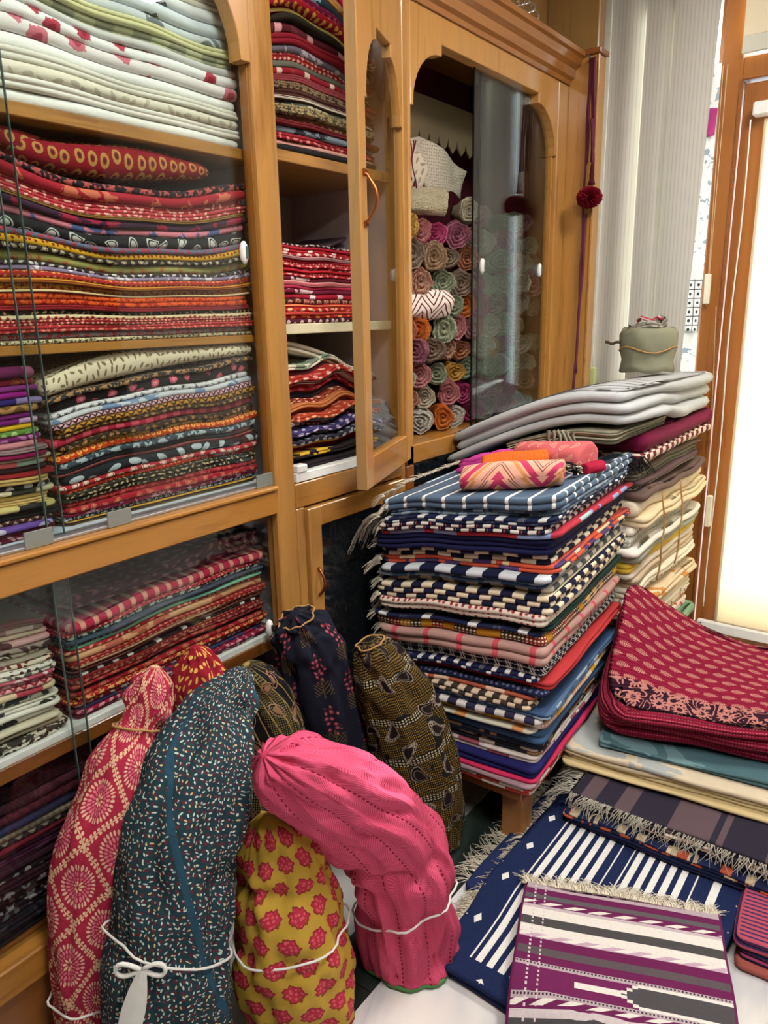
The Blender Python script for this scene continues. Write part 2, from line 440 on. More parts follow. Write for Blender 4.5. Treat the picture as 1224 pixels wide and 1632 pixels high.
finish(mixc(mx(mx(a_ > .45, b_ > .45), (a_*a_+b_*b_) < .03), lin('dde1e4'), lin('2c3440')), .9)
hang_strip('hanging_cloth', -.452, -.532, 1.66, 1.45, 3.370, 'white cloth square with inked boxes and dots by the door frame', SQ)

def blind(name, y0, y1, z0, z1, x, label, bow=.0, mat=None):
    t = empty(name, (x, (y0+y1)/2, z0)); tag(t, label, 'blind')
    rows = []
    for side in (0, 1):
        for i in (range(12) if side == 0 else range(11, -1, -1)):
            q = i/11; rows.append([(x+side*.0015+bow*math.sin(q*PI), y0+(y1-y0)*j/7, z1+(z0-z1)*q) for j in range(8)])
    kid(mesh_grid('blind_fabric', np.array(rows), False, False, None, mat or CREAMBL), t)
    return t
rb = blind('roller_blind', -1.25, -.70, .17, 2.24, 3.405, 'cream roller blind glowing with daylight over the door glass')
kid(box('head_rail', (3.375, 3.42), (-1.27, -.66), (2.25, 2.30), WHITE, None, .006), rb); kid(box('bottom_bar', (3.385, 3.415), (-1.30, -.63), (.125, .17), WHITE, None, .004), rb)
for i in range(3): kid(box('bar_hole', (3.3835, 3.386), (-.652, -.644), (.134+i*.011, .140+i*.011), EDGE, None, 0), rb)
ch = [(3.385, -.655-.004*math.sin(k*.2), 2.24-2.0*k/60) for k in range(61)]
kid(tube('bead_chain', ch, .0028, WHITE, None, 6), rb)
tb = blind('roman_blind', -1.33, -.60, 2.50, 3.0, 3.39, 'cream roman blind with a gathered hem over the transom window', 0, ROMAN)
kid(box('hem_pocket', (3.383, 3.397), (-1.33, -.60), (2.475, 2.535), sheer('hem_fabric', 'd2d2c4', .04), None, .004), tb)
# blind cords and chain
cd = empty('blind_cord', (3.39, -.54, 1.55)); tag(cd, 'thin blind cord with a white pull weight beside the door frame', 'cord')
kid(tube('cord', [(3.388, -.537-.001*k, 2.45-.06*k) for k in range(16)], .0016, FR_TAN, None, 5), cd); kid(tube('cord', [(3.388, -.553+.0*k, 2.45-.058*k) for k in range(16)], .0016, FR_TAN, None, 5), cd)
kid(box('pull_weight', (3.377, 3.397), (-.562, -.537), (1.56, 1.68), flat('ivory_plastic', 'e0dac6', .4), None, .004), cd)
c2 = empty('blind_cord', (3.38, -.60, .6)); tag(c2, 'long blind cord ending in a pale weight behind the tall quilt stack', 'cord')
kid(tube('cord', [(3.36, -.598-.002*k, 1.55-.042*k) for k in range(20)], .0016, FR_TAN, None, 5), c2); kid(box('pull_weight', (3.348, 3.372), (-.655, -.63), (.62, .76), CACHE[('flat', 'ivory_plastic')], None, .004), c2)
c3 = empty('blind_cord', (3.26, -.128, 1.1)); tag(c3, 'bead chain looped down the teak pillar edge with a green weight', 'cord')
kid(tube('bead_chain', [(3.26, -.128-.004*math.sin(k*.15), 2.95-.055*k) for k in range(31)], .0022, WHITE, None, 5), c3)
kid(box('pull_weight', (3.245, 3.275), (-.143, -.113), (1.1, 1.30), flat('pale_green_plastic', 'b9c48a', .4), None, .005), c3)

# teak pillar beside the cabinets
pil = struct(empty('trim_1', (3.3, 0, 0)), 'varnished teak clad pillar ending the row of cabinets')
kid(box('pillar_panel', (3.16, 3.235), (-.128, .49), (0, 2.52), WV, None, .004), pil); kid(box('pillar_panel', (3.17, 3.235), (-.118, .49), (2.54, ZC), wood('upper_panel', '6e4c22', '94703c'), None, .004), pil)
kid(box('pillar_moulding', (3.15, 3.24), (-.138, .49), (2.52, 2.54), WD, None, .003), pil); kid(box('corner_bead', (3.157, 3.167), (-.131, -.121), (0, 2.52), WH, None, .003), pil)

# ceiling lights (real fixtures above the shop floor)
def ceiling_light(x, y, power, label):
    t = empty('ceiling_light', (x, y, ZC-.06)); tag(t, label, 'ceiling light', 'ceiling lights')
    kid(box('lamp_housing', (x-.32, x+.32), (y-.32, y+.32), (ZC-.06, ZC), WHITE, None, .004), t)
    m = CACHE.get('lampdiff')
    if not m:
        m = new_mat('lamp_diffuser'); e = NT.nodes.new('ShaderNodeEmission'); e.inputs[0].default_value = (1, .95, .88, 1); e.inputs[1].default_value = 6.0
        o = NT.nodes.new('ShaderNodeOutputMaterial'); NT.links.new(e.outputs[0], o.inputs[0]); CACHE['lampdiff'] = m
    kid(box('diffuser', (x-.29, x+.29), (y-.29, y+.29), (ZC-.068, ZC-.06), m, None, 0), t)
    l = add_light('lamp_glow', 'AREA', (x, y, ZC-.075), (0, 0, 0), power, (1, .95, .88), .56, .56); kid(l, t)
    return t
ceiling_light(.7, -1.15, 44, 'square white ceiling panel light above the cloth bundles')
ceiling_light(2.3, -1.5, 40, 'square white ceiling panel light above the rug stack')
ceiling_light(.2, -2.8, 40, 'square white ceiling panel light far out over the shop floor')

# ================================================================== CABINETS
def quarter(xa, za, xb, zb, n=8):
    """quarter ellipse from (xa,za) rising to (xb,zb), bulging outwards"""
    return [(xb+(xa-xb)*math.cos(k/n*PI/2), za+(zb-za)*math.sin(k/n*PI/2)) for k in range(n+1)]
def arch_outline(xl, xr, zs, za, zt, ztop, step, wid):
    pts = [(xl, ztop), (xl, zs), (xl+step, zs)] + quarter(xl+step, zs, xl+wid, za) + [(xl+wid, zt), (xr-wid, zt)]
    pts += quarter(xr-step, zs, xr-wid, za)[::-1] + [(xr-step, zs), (xr, zs), (xr, ztop)]
    return pts
def cornice(x0, x1, parent, z=2.425):
    pr = [(.02, z), (-.012, z), (-.016, z+.014), (-.03, z+.022), (-.034, z+.05), (-.052, z+.062), (-.062, z+.085), (-.075, z+.09), (-.075, z+.108), (.02, z+.108)]
    return kid(prism('cornice', pr, x0, x1, wood('cornice_teak', '6a3c14', '96602a', False), None, 'yz'), parent)
def ring_pull(loc, parent):
    x, y, z = loc
    p = kid(tube('ring_pull', [(x+.024*math.sin(a*2*PI/20), y-.006-.01*(1-math.cos(a*2*PI/20)), z-.026+.026*math.cos(a*2*PI/20)) for a in range(20)], .003, CHROME, None, 6, True), parent)
    return p
def pull_plate(x, y, z, parent, h=.052):
    m = tube('finger_pull', [(x, y, z-h*.5+h*k/6) for k in range(7)], [.004, .009, .011, .011, .011, .009, .004], WHITE, None, 10); kid(m, parent)
    kid(box('pull_recess', (x-.0035, x+.0035), (y-.0125, y-.0105), (z-.014, z+.014), EDGE, None, 0), parent)

# ---- cabinet with sliding panes (textile shelves)
c1 = empty('display_cabinet', (.7, .23, 0)); tag(c1, 'teak cabinet with sliding glass holding white quilts and printed cotton piles', 'cabinet')
def P1(n, xr, yr, zr, mat, bev=.003): return kid(box(n, xr, yr, zr, mat, None, bev), c1)
P1('stile', (1.385, 1.458), (-.002, .045), (.0, 2.425), WV, .004); P1('stile', (-.03, .05), (-.002, .045), (0, 2.425), WV, .004)
P1('inner_bead', (1.380, 1.3845), (.012, .04), (1.113, 2.117), wood('teak_shadow_bead', '6b4015', '8f5c22'), .002)
P1('side_panel', (1.445, 1.457), (.046, .46), (.02, 2.5), PAINT, 0); P1('side_panel', (-.03, -.018), (.046, .46), (.02, 2.5), PAINT, 0)
P1('back_panel', (-.018, 1.445), (.448, .46), (.02, 2.5), flat('shaded_back_paint', '4a464a', .8, .1), 0)  # back colour darkened to hold the shade inside the cabinet
P1('ledge_rail', (.051, 1.384), (-.006, .05), (1.035, 1.100), WH, .004); P1('ledge_top', (.051, 1.384), (-.014, .05), (1.1005, 1.112), WH, .004)
P1('sliding_track', (.055, 1.383), (.012, .05), (1.1125, 1.119), flat('aluminium', 'b9bcc2', .35, .5, .8), .001)
P1('shelf', (-.017, 1.444), (.0505, .447), (1.095, 1.118), PAINT, 0)
P1('shelf', (-.017, 1.444), (.056, .447), (1.484, 1.503), WH, .002); P1('shelf', (-.017, 1.444), (.056, .447), (1.918, 1.943), WH, .002)
P1('shelf', (-.017, 1.444), (.05, .447), (.655, .676), WHITE, .001); P1('shelf_edge', (-.017, 1.444), (.042, .0495), (.628, .662), WD, .002)
P1('shelf', (-.017, 1.444), (.05, .447), (.232, .25), WD, 0)
P1('bottom_rail', (.051, 1.384), (-.006, .048), (.175, .25), WH, .004)
P1('plinth', (.051, 1.384), (.03, .05), (.0, .03), WD, 0)
for k in range(3):
    xa = .055+k*.444
    d = P1('drawer', (xa, xa+.436), (.012, .04), (.032, .17), wood('drawer_teak', '5e3514', '8a5424', False, .4), .003)
    g = tube('ring_pull', [(xa+.24+.024*math.sin(a*2*PI/20), .004-.008*(1-math.cos(a*2*PI/20)), .12+.026*math.cos(a*2*PI/20)) for a in range(20)], .003, CHROME, None, 6, True)
    g.parent = d; g.matrix_parent_inverse = c1.matrix_world.inverted() if False else Matrix.Translation(-Vector(c1.location)).inverted() @ Matrix.Translation(-Vector(c1.location))
kid(prism('arch_panel', arch_outline(.051, 1.384, 2.118, 2.31, 2.345, 2.425, .03, .20), .0, .04, WV, None, 'xz', .002), c1)
P1('top_board', (-.03, 1.457), (.0, .46), (2.5005, 2.52), WH, 0)
cornice(-.03, 1.458, c1)
for (xa, xb, y, za, zb) in ((.05, .80, .036, 1.119, 2.36), (.76, 1.385, .027, 1.119, 2.36), (.05, .79, .030, .252, 1.034), (.75, 1.385, .021, .252, 1.034)):
    g = P1('sliding_pane', (xa, xb), (y, y+.005), (za, zb), GLASS, 0)
    ex = xb if xa < .1 else xa
    e = box('polished_edge', (ex-.0009, ex+.0009), (y-.0006, y+.0056), (za, zb), EDGE, None, 0); kid(e, c1)
pull_plate(1.345, .022, 1.70, c1); pull_plate(1.345, .016, .71, c1)
CLIP = flat('clear_clip', '9aa09a', .2, .5, .5)
for xa in (.885, 1.325, .70): P1('pane_clip', (xa, xa+.06), (.008, .0115), (1.1125, 1.148), CLIP, .001)

# ---- cabinet with the open arched door
c2b = empty('display_cabinet', (1.72, .23, 0)); tag(c2b, 'narrow teak cabinet with its arched glass door standing open', 'cabinet')
def P2(n, xr, yr, zr, mat, bev=.003): return kid(box(n, xr, yr, zr, mat, None, bev), c2b)
MAUVE = flat('mauve_interior', 'b9a7a6', .8, .1)
P2('stile', (1.4595, 1.50), (-.002, .03), (1.0905, 2.425), WV, .003) if False else None
P2('stile', (1.962, 1.984), (-.002, .045), (.0, 2.425), WV, .003)
P2('side_panel', (1.459, 1.468), (.046, .46), (.02, 2.5), MAUVE, 0); P2('side_panel', (1.972, 1.983), (.046, .46), (.02, 2.5), MAUVE, 0)
P2('back_panel', (1.468, 1.972), (.448, .46), (.02, 2.5), MAUVE, 0)
P2('shelf', (1.4685, 1.9715), (.03, .447), (1.928, 1.956), WH, .002); P2('shelf', (1.4685, 1.9715), (.03, .447), (1.500, 1.527), flat('cream_shelf', 'cfc4a4', .5), .002)
P2('shelf', (1.4685, 1.9715), (.0, .447), (1.102, 1.128), WHITE, .002); P2('bottom_rail', (1.4595, 1.9615), (-.002, .03), (1.03, 1.10), WH, .003)
P2('top_board', (1.4595, 1.983), (.0, .46), (2.5005, 2.52), WH, 0); P2('head_rail', (1.4595, 1.9615), (-.002, .03), (2.38, 2.425), WH, .003)
cornice(1.4585, 1.9835, c2b)
P2('hinge_block', (1.47, 1.51), (-.004, .024), (1.1285, 1.15), WHITE, .003)
# lower door with a dark pane
P2('stile', (1.4595, 1.49), (-.002, .04), (0, 1.0295), WV, .003); P2('bottom_rail', (1.4905, 1.9615), (-.002, .04), (.0, .20), WH, .003)
ld = P2('lower_door', (1.493, 1.545), (-.016, .012), (.205, 1.024), WV, .003)
for n, xr, zr, mm in (('door_rail', (1.5455, 1.958), (.965, 1.024), WH), ('door_rail', (1.5455, 1.958), (.205, .27), WH), ('door_stile', (1.905, 1.958), (.2705, .9645), WV)): P2(n, xr, (-.016, .012), zr, mm)
P2('lower_door_pane', (1.5455, 1.9045), (-.004, .001), (.2705, .9645), flat('dark_pane', '15181c', .06, .6), 0)
kid(tube('bow_handle', [(1.52, -.018-.022*math.sin(k/10*PI), .76+.085*k/10) for k in range(11)], .0045, COPPER, None, 8), c2b)
# the open door swings about the right stile
HX, DA = 1.962, rad(20)
od = empty('cabinet_door', (HX, -.004, 1.09), DA); od.parent = c2b
bpy.context.view_layer.update(); od.matrix_parent_inverse = Matrix.Translation(-Vector(c2b.location))
DW, DT, DH = .462, .032, 1.30
def PD(o): o.parent = od; return o      # local frame: x from -DW (free edge) to 0 (hinge), z from 0
PD(box('door_stile', (-DW, -DW+.055), (-DT, 0), (0, DH), WV, None, .003)); PD(box('door_stile', (-.055, -.004), (-DT, 0), (0, DH), WV, None, .003))
PD(box('door_rail', (-DW+.0555, -.0555), (-DT, 0), (0, .085), WH, None, .003))
PD(box('grey_edge', (-DW-.0015, -DW-.0002), (-DT+.002, -.002), (.002, DH-.002), GREYWOOD, None, 0))  # thin strip in a greyer wood tone along the free edge
PD(prism('arch_panel', arch_outline(-DW+.0555, -.0555, .97, 1.12, 1.15, DH, .018, .11), -DT+.002, -.002, WV, None, 'xz', .002))
PD(box('door_pane', (-DW+.05, -.05), (-.018, -.013), (.08, 1.2), GLASS, None, 0))
hz = .735
PD(tube('bow_handle', [(-DW+.03, -DT-.003-.03*math.sin(k/14*PI), hz-.06+.12*k/14) for k in range(15)], [.0075]+[.0045]*13+[.0075], COPPER, None, 8))
for s in (0, 1): PD(box('handle_foot', (-DW+.02, -DW+.04), (-DT-.006, -DT), (hz-.068+s*.12, hz-.052+s*.12), COPPER, None, .002))

# ---- cabinet with rolled scarves
c3b = empty('display_cabinet', (2.57, .23, 0)); tag(c3b, 'teak cabinet with arched opening filled with rolled scarves', 'cabinet')
def P3(n, xr, yr, zr, mat, bev=.003): return kid(box(n, xr, yr, zr, mat, None, bev), c3b)
MAR = T('plain', '4d0f1c')
P3('stile', (1.9855, 2.03), (-.006, .045), (1.06, 2.425), WV, .004); P3('stile', (3.07, 3.158), (-.006, .045), (.0, 2.425), WV, .004)
P3('stile_bead', (3.058, 3.0695), (.01, .04), (1.13, 2.15), WH, .002)
P3('side_panel', (1.9845, 1.995), (.046, .46), (.02, 2.5), flat('maroon_lining', '55202a', .9, .05), 0); P3('side_panel', (3.148, 3.158), (.046, .46), (.02, 2.5), flat('maroon_lining', '55202a', .9, .05), 0)
P3('back_panel', (1.995, 3.148), (.448, .46), (.02, 2.5), flat('maroon_lining', '55202a', .9, .05), 0)
P3('bottom_rail', (1.9855, 3.0695), (-.006, .045), (1.06, 1.125), WH, .004); P3('shelf', (1.996, 3.147), (.046, .447), (1.10, 1.124), WH, 0)
kid(prism('arch_panel', arch_outline(2.0305, 3.0695, 2.15, 2.315, 2.347, 2.425, .014, .175), -.004, .04, WV, None, 'xz', .002), c3b)
P3('top_board', (1.9845, 3.158), (0, .46), (2.5005, 2.52), WH, 0); cornice(1.984, 3.159, c3b)
P3('stile', (1.9855, 2.03), (-.006, .045), (0, 1.0595), WD, .003)
P3('lower_pane', (2.0305, 3.0695), (.008, .014), (.2005, 1.0595), flat('dark_pane', '15181c', .06, .6), 0); P3('lower_rail', (2.0305, 3.0695), (-.004, .04), (.0, .2), WD, .003)
for (xa, xb, y) in ((2.46, 3.075, .026), (2.52, 3.11, .036)):
    P3('sliding_pane', (xa, xb), (y, y+.005), (1.125, 2.37), glass_mat('smoked_glass', (.88, .91, .91)), 0); P3('polished_edge', (xa-.003, xa+.003), (y-.0006, y+.0056), (1.125, 2.37), flat('pane_edge_black', '080909', .3), 0)
pull_plate(2.52, .022, 1.71, c3b); pull_plate(3.0, .022, 1.71, c3b)
# things above the cornice
up = struct(empty('trim_2', (2.6, .1, 2.53)), 'dark teak wall panelling above the cabinet cornice')
kid(box('wall_panel', (-.03, 2.80), (.10, .12), (2.535, ZC), wood('upper_panel', '6e4c22', '94703c'), None, 0), up); kid(box('wall_panel', (2.83, 3.16), (.10, .12), (2.535, ZC), wood('upper_panel', '6e4c22', '94703c'), None, 0), up)
kid(box('white_strip', (2.80, 2.83), (.095, .12), (2.535, ZC), WHITE, None, .002), up)

# ================================================================== FOLDED TEXTILES
def contour(w, d, rc, nf, ns, rb=0.0):
    """outline of a folded cloth: front edge on y=0, x from -w/2 to w/2; returns points, outward normals, arclength (x on the front)"""
    rc = min(rc, w*.3, d*.3); h = w/2; pts = []; nor = []; s = []
    for k in range(ns):
        y = d-(d-rc)*k/ns; pts.append((-h, y)); nor.append((-1, 0)); s.append(-h-(y-rc)-rc*.6)
    for k in range(5):
        a = PI+k/4*PI/2; pts.append((-h+rc+rc*math.cos(a), rc+rc*math.sin(a))); nor.append((math.cos(a), math.sin(a))); s.append(-h+rc-rc*1.57*(1-k/4))
    for k in range(1, nf):
        x = -h+rc+(w-2*rc)*k/nf; pts.append((x, 0)); nor.append((0, -1)); s.append(x)
    for k in range(5):
        a = 1.5*PI+k/4*PI/2; pts.append((h-rc+rc*math.cos(a), rc+rc*math.sin(a))); nor.append((math.cos(a), math.sin(a))); s.append(h-rc+rc*1.57*(k/4))
    for k in range(1, ns+1):
        y = rc+(d-rc)*k/ns; pts.append((h, y)); nor.append((1, 0)); s.append(h+(y-rc)+rc*.6)
    for k in range(1, 4):
        pts.append((h-w*k/4, d)); nor.append((0, 1)); s.append(h+d+w*k/4)
    A = np.array(pts)
    if rb:      # round the two back corners
        q = np.clip((A[:, 1]-(d-rb))/rb, 0, 1); A[:, 0] = A[:, 0]*(1-(rb/h)*(1-np.sqrt(1-q*q*.999)))
    return A, np.array(nor, float), np.array(s)
def fold(name, w, d, zlo, zhi, mat, lobes=1, rc=.02, groove=None, nf=26, ns=8, rg=None, wob=.003, loc=(0, 0, 0), rz=0.0, parent=None, sl=0.0, rb=0.0, tops=(.96, .85, .6, .3)):
    """one folded cloth. zlo/zhi: vectorised height functions of local x,y."""
    rg = rg or rnd
    P, Nn, s = contour(w, d, rc, nf, ns, rb); n = len(P)
    ph = [rg.uniform(0, 6.28) for _ in range(4)]
    P = P + Nn*(wob*(np.sin(s*9+ph[0])+.6*np.sin(s*23+ph[1])))[:, None]
    th = float(np.mean(zhi(P[:, 0], P[:, 1])-zlo(P[:, 0], P[:, 1])))
    g = groove if groove is not None else min(max(th/lobes*.5, .002), .016)
    cen = np.array([0.0, d*.5])
    rings = []; uvr = []; lobe = []; v = 0.0
    def ring(xy, f, vv, lb):
        z = zlo(xy[:, 0], xy[:, 1])*(1-f)+zhi(xy[:, 0], xy[:, 1])*f
        rings.append(np.column_stack([xy, z])); uvr.append(np.column_stack([s, np.full(n, vv)])); lobe.append(lb)
    for sc in (.3, .8): ring(cen+(P-cen)*sc, 0.0, 0.0, 0)
    nb = len(rings)
    for k in range(lobes):
        io = rg.uniform(-.25, .45)*g if lobes > 1 else 0.0
        st = 6 if lobes < 3 else 4
        for q in range(st+1):
            if q == st and k < lobes-1: continue
            a = -PI/2+PI*q/st
            ins = g*(1-math.cos(a)*.98)+io+(.4*g*np.sin(s*5+ph[2]+k*1.9) if lobes > 1 else 0)
            if sl:      # the left side is one smooth rounded fold
                ff = (k+.5+.5*math.sin(a))/lobes; wgt = np.clip(-Nn[:, 0]*1.3, 0, 1); ins = ins*(1-wgt)+wgt*sl*(1-math.sqrt(max(0.0, 1-(2*ff-1)**2)))
            ring(P-Nn*np.broadcast_to(ins, (n,))[:, None], (k+.5+.5*math.sin(a))/lobes, v, k)
            v += max(th/lobes, g)*1.35/st
    ne = len(rings)
    for sc in tops: ring(cen+(P*1.0-cen)*sc*(1-g/max(w, d)), 1.0, v, lobes-1)
    R = len(rings); A = np.vstack(rings); faces = []; fuv = []; lv = []
    for i in range(R-1):
        cap = i >= ne-1 or i < nb-1
        for j in range(n):
            k = (j+1) % n; idx = (i*n+j, i*n+k, (i+1)*n+k, (i+1)*n+j); faces.append(idx)
            if cap:
                for q in idx: fuv += [A[q, 0], v+A[q, 1]]
            else:
                sk = s[k] if k else s[j]+.02
                fuv += [s[j], uvr[i][0, 1], sk, uvr[i][0, 1], sk, uvr[i+1][0, 1], s[j], uvr[i+1][0, 1]]
            lv += [lobe[i]+.5, 0]*4
    for base in (0, (R-1)*n):
        f = tuple(range(base, base+n)); f = f[::-1] if base == 0 else f; faces.append(f)
        for q in f: fuv += [A[q, 0], v+A[q, 1]]; lv += [lobes-.5, 0]
    me = bpy.data.meshes.new(name); me.from_pydata(A.tolist(), [], faces)
    me.uv_layers.new(name='UVMap').data.foreach_set('uv', fuv); me.uv_layers.new(name='lobe').data.foreach_set('uv', lv)
    smooth(me)
    o = link(name, me, mat, parent); o.location = loc; o.rotation_euler = (0, 0, rz)
    return o
ORD = ['bottom', 'second', 'third', 'fourth', 'fifth', 'sixth', 'seventh', 'eighth', 'ninth', 'tenth', 'eleventh', 'twelfth', '13th', '14th', '15th', '16th', '17th', '18th', '19th', '20th', '21st', '22nd', '23rd', '24th', '25th', '26th', '27th', '28th', '29th', '30th', '31st', '32nd', '33rd', '34th', '35th', '36th', '37th', '38th']
def pile(kind, where, group, loc, rz, w, d, z0, ztl, ztm, ztr, layers, cat='cloth', lobe_w=(1, 1, 2), rc=.018, wav=.006, jit=.008, sagpow=1.0, seed=1, lean=(0, 0), nf=26, ns=8, fringe=None, backdrop=0.0, taper=None):
    """a pile of folded cloths; local x along the front, y into depth. layers listed from the bottom up."""
    rg = random.Random(seed); tot = sum(l[0] for l in layers); H = max(ztl, ztm, ztr)-z0
    p = [rg.uniform(0, 6.28) for _ in range(6)]; out = []
    def bound(t):
        def f(x, y):
            q = x/w*2; hq = ztm+(ztr-ztl)/2*q+((ztr+ztl)/2-ztm)*q*q-z0
            tt = t**sagpow
            base = t*(ztm-z0) if sagpow != 1 else 0
            z = z0 + (t*hq if sagpow == 1 else t*(ztm-z0)+tt*(hq-(ztm-z0)))
            z = z + min(1.0, t*2.2)*(wav*np.sin(x*7/w+p[0]+t*2.2)*.7+wav*.5*np.sin(x*15/w+p[1]+t*3.7+y*4))
            return z - backdrop*t*y/d
        return f
    c = 0.0
    for i, L in enumerate(layers):
        t0, t1 = c/tot, (c+L[0])/tot; c += L[0]
        lob = L[6] if len(L) > 6 and L[6] else rg.choice(lobe_w)
        fg2 = L[7] if len(L) > 7 else None
        th = (t1-t0)*H
        mat = T(L[1], L[2], L[3], L[4], fg2) if isinstance(L[1], str) else L[1]
        zl, zh0 = bound(t0), bound(t1)
        zh = (lambda f: (lambda x, y: f(x, y)-.0004))(zh0)
        tp = taper(t1) if taper else 0
        dx, dw, dy = rg.uniform(-jit, jit)*.5, rg.uniform(-jit, jit), rg.uniform(-jit, jit)*.7
        lx, ly = lean[0]*t0+dx, lean[1]*t0+dy
        zz = lambda f: (lambda x, y: f(x+lx, y+ly))
        M = Matrix.Rotation(rz, 3, 'Z') @ Vector((lx, ly, 0))
        o = fold(kind, w+dw-2*tp, d, zz(zl), zz(zh), mat, lob, rc, None, nf, ns, rg, .0028, (loc[0]+M.x, loc[1]+M.y, 0), rz)
        # put the origin at the cloth's own base
        zb = float(zl(np.array([0.0]), np.array([d/2]))[0]); o.data.transform(Matrix.Translation((0, 0, -zb))); o.location.z = zb
        nm = 'lowest in' if i == 0 else 'topmost in' if i == len(layers)-1 else ORD[i]+' up in'
        tag(o, '%s, %s %s' % (L[5], nm, where), cat, group)
        out.append(o)
    return out
def fringe_on(o, edge, L, n, mat, rg, r=.0011, droop=.6, name='fringe', seg=5):
    """tufts along a polyline (local coordinates of o): edge = list of (pos, outward dir)"""
    lines = []
    for k in range(n):
        t = rg.random()*(len(edge)-1); i = min(int(t), len(edge)-2); q = t-i
        p = Vector(edge[i][0]).lerp(Vector(edge[i+1][0]), q); dr_ = Vector(edge[i][1]).lerp(Vector(edge[i+1][1]), q).normalized()
        side = Vector((-dr_.y, dr_.x, 0)); ln = []; ll = L*rg.uniform(.6, 1.15); sw = rg.uniform(-.8, .8); up = rg.uniform(-.3, .3); wv = rg.uniform(0, 6)
        for m in range(seg):
            a = m/(seg-1); ln.append(p+dr_*(ll*a)+side*(sw*ll*a*a+.035*ll*math.sin(a*5+wv))+Vector((0, 0, ll*(up*a-droop*a*a)+.03*ll*math.cos(a*5+wv))))
        lines.append(ln)
    return strands(name, lines, r, mat, o)

Q = .19
# --- white quilts on the upper shelf
pile('folded_quilt', 'the white quilt pile', 'white quilts on the upper shelf', (1.035, .066, 0), 0, .755, .33, 1.9435, 2.335, 2.325, 2.30, [
 (1.1,'plain','e2e2dc','ffffff',1,'folded white quilt'), (.9,'plain','dedad0','ffffff',1,'folded off-white quilt'), (1.0,'leaf','d8d2c0','b4ac9a',34,'folded cream quilt with faint grey sprigs'),
 (.9,'plain','d6d3c6','fff',1,'folded ivory quilt'), (1.1,'plain','e6e6e2','fff',1,'folded plain white quilt'), (1.2,'rose','dcd6d4','c06a78',13,'folded white quilt with pink roses',1,'a03a4c'),
 (1.0,'rose','e8e8e6','b03c50',16,'folded white quilt with red flowers',1,'901f34'), (.7,'plain','c8c8c4','fff',1,'folded pale grey quilt'), (1.0,'gingham','c9cba0','8a8c74',.09,'folded lime and grey checked quilt'),
 (.8,'plain','cfcf9e','fff',1,'folded lime yellow quilt'), (1.0,'blob','c4ccce','6f7678',11,'folded pale grey quilt with dark sprigs'), (1.2,'rose','d4dde2','5a5e68',10,'folded pale blue quilt with black flowers',1,'3a3c46'),
 (1.1,'rose','dfe3e4','565a64',9,'folded white quilt with large black flowers',1,'35363e'), (1.0,'plain','d6d0c0','fff',1,'folded cream quilt'), (1.0,'plain','dedfdc','fff',1,'folded soft white quilt'), (.9,'plain','c9c4b8','fff',1,'folded beige quilt'), (1.0,'blob','c8c8cc','8a8a94',14,'folded grey print quilt')],
 'quilt', (1,1,2), .03, .010, .014, 1, 11)
# --- printed cottons on the shelf below the white quilts
W2 = 'pile under white quilts'
pile('folded_cloth', W2, 'printed cottons on the middle shelf', (1.048, .064, 0), 0, .722, .33, 1.5035, 1.875, 1.825, 1.865, [
 (.6,'flor','cfc39c','3a3a2a',70,'folded cream and black print cotton',1), (.9,'flor','8a9498','b03040',48,'folded grey cotton with red roses',1,'c85a5a'), (.9,'leaf','b02c34','d88a70',60,'folded red cotton with pink leaves'),
 (.7,'dots','8e1f2a','d8a080',90,'folded maroon dotted cotton'), (.6,'dots','d8c6a0','a02a2a',70,'folded cream cotton with red dots',1), (.6,'leaf','2a2420','c8b080',70,'folded black and cream leaf cotton',1), (.6,'plain','8c1c28','fff',1,'folded plain dark red cotton'),
 (1.5,'flor','d8581e','a82410',34,'folded orange cotton with rust flowers',2,'8e1c0c'), (.4,'lines','d6c694','a03020',.006,'folded cream cotton with red lines',1), (.7,'flor','c8922a','a42818',60,'folded gold cotton with red flowers'), (.6,'lines','c08a2c','8e2016',.005,'folded gold striped cotton',1),
 (.8,'dots','b03028','e0a060',80,'folded brick red dotted cotton'), (.6,'blob','8a7a98','d8d0d8',40,'folded mauve and white print cotton',1), (.5,'leaf','3a3034','d0c8c0',60,'folded charcoal cotton with white leaves',1),
 (1.3,'pais','9a9a58','b05838',38,'folded olive green cotton with rust paisley',1), (.6,'pais','241e1e','c8b898',50,'folded black cotton with cream paisley',1), (1.0,'dots','d0a024','8c2c18',85,'folded mustard cotton with red dots',1,'5a1c10'), (.8,'flor','5a6a80','a83848',44,'folded slate blue cotton with red flowers',1),
 (1.7,'pais','1e2024','c0c0b8',22,'folded black cotton with white paisley',1), (1.0,'blob','cc7a88','4a5a8a',22,'folded pink cotton with blue flowers',1), (1.0,'blob','3a2038','9a2440',18,'folded dark purple and red print cotton',1), (.5,'lines','a87a30','33222a',.005,'folded brown cotton with gold edge',1),
 (1.0,'leaf','b83a44','e0b0a0',55,'folded red cotton with pale pink leaves'), (.9,'leaf','a82c38','e0a898',45,'folded crimson cotton with pale leaves'), (1.4,'blob','a01e30','c86a50',20,'folded deep red quilted cotton',1), (1.0,'flor','221c22','b05050',30,'folded black cotton with red flowers',1)],
 'cloth', (1,2,2), .02, .007, .014, 1.4, 12)
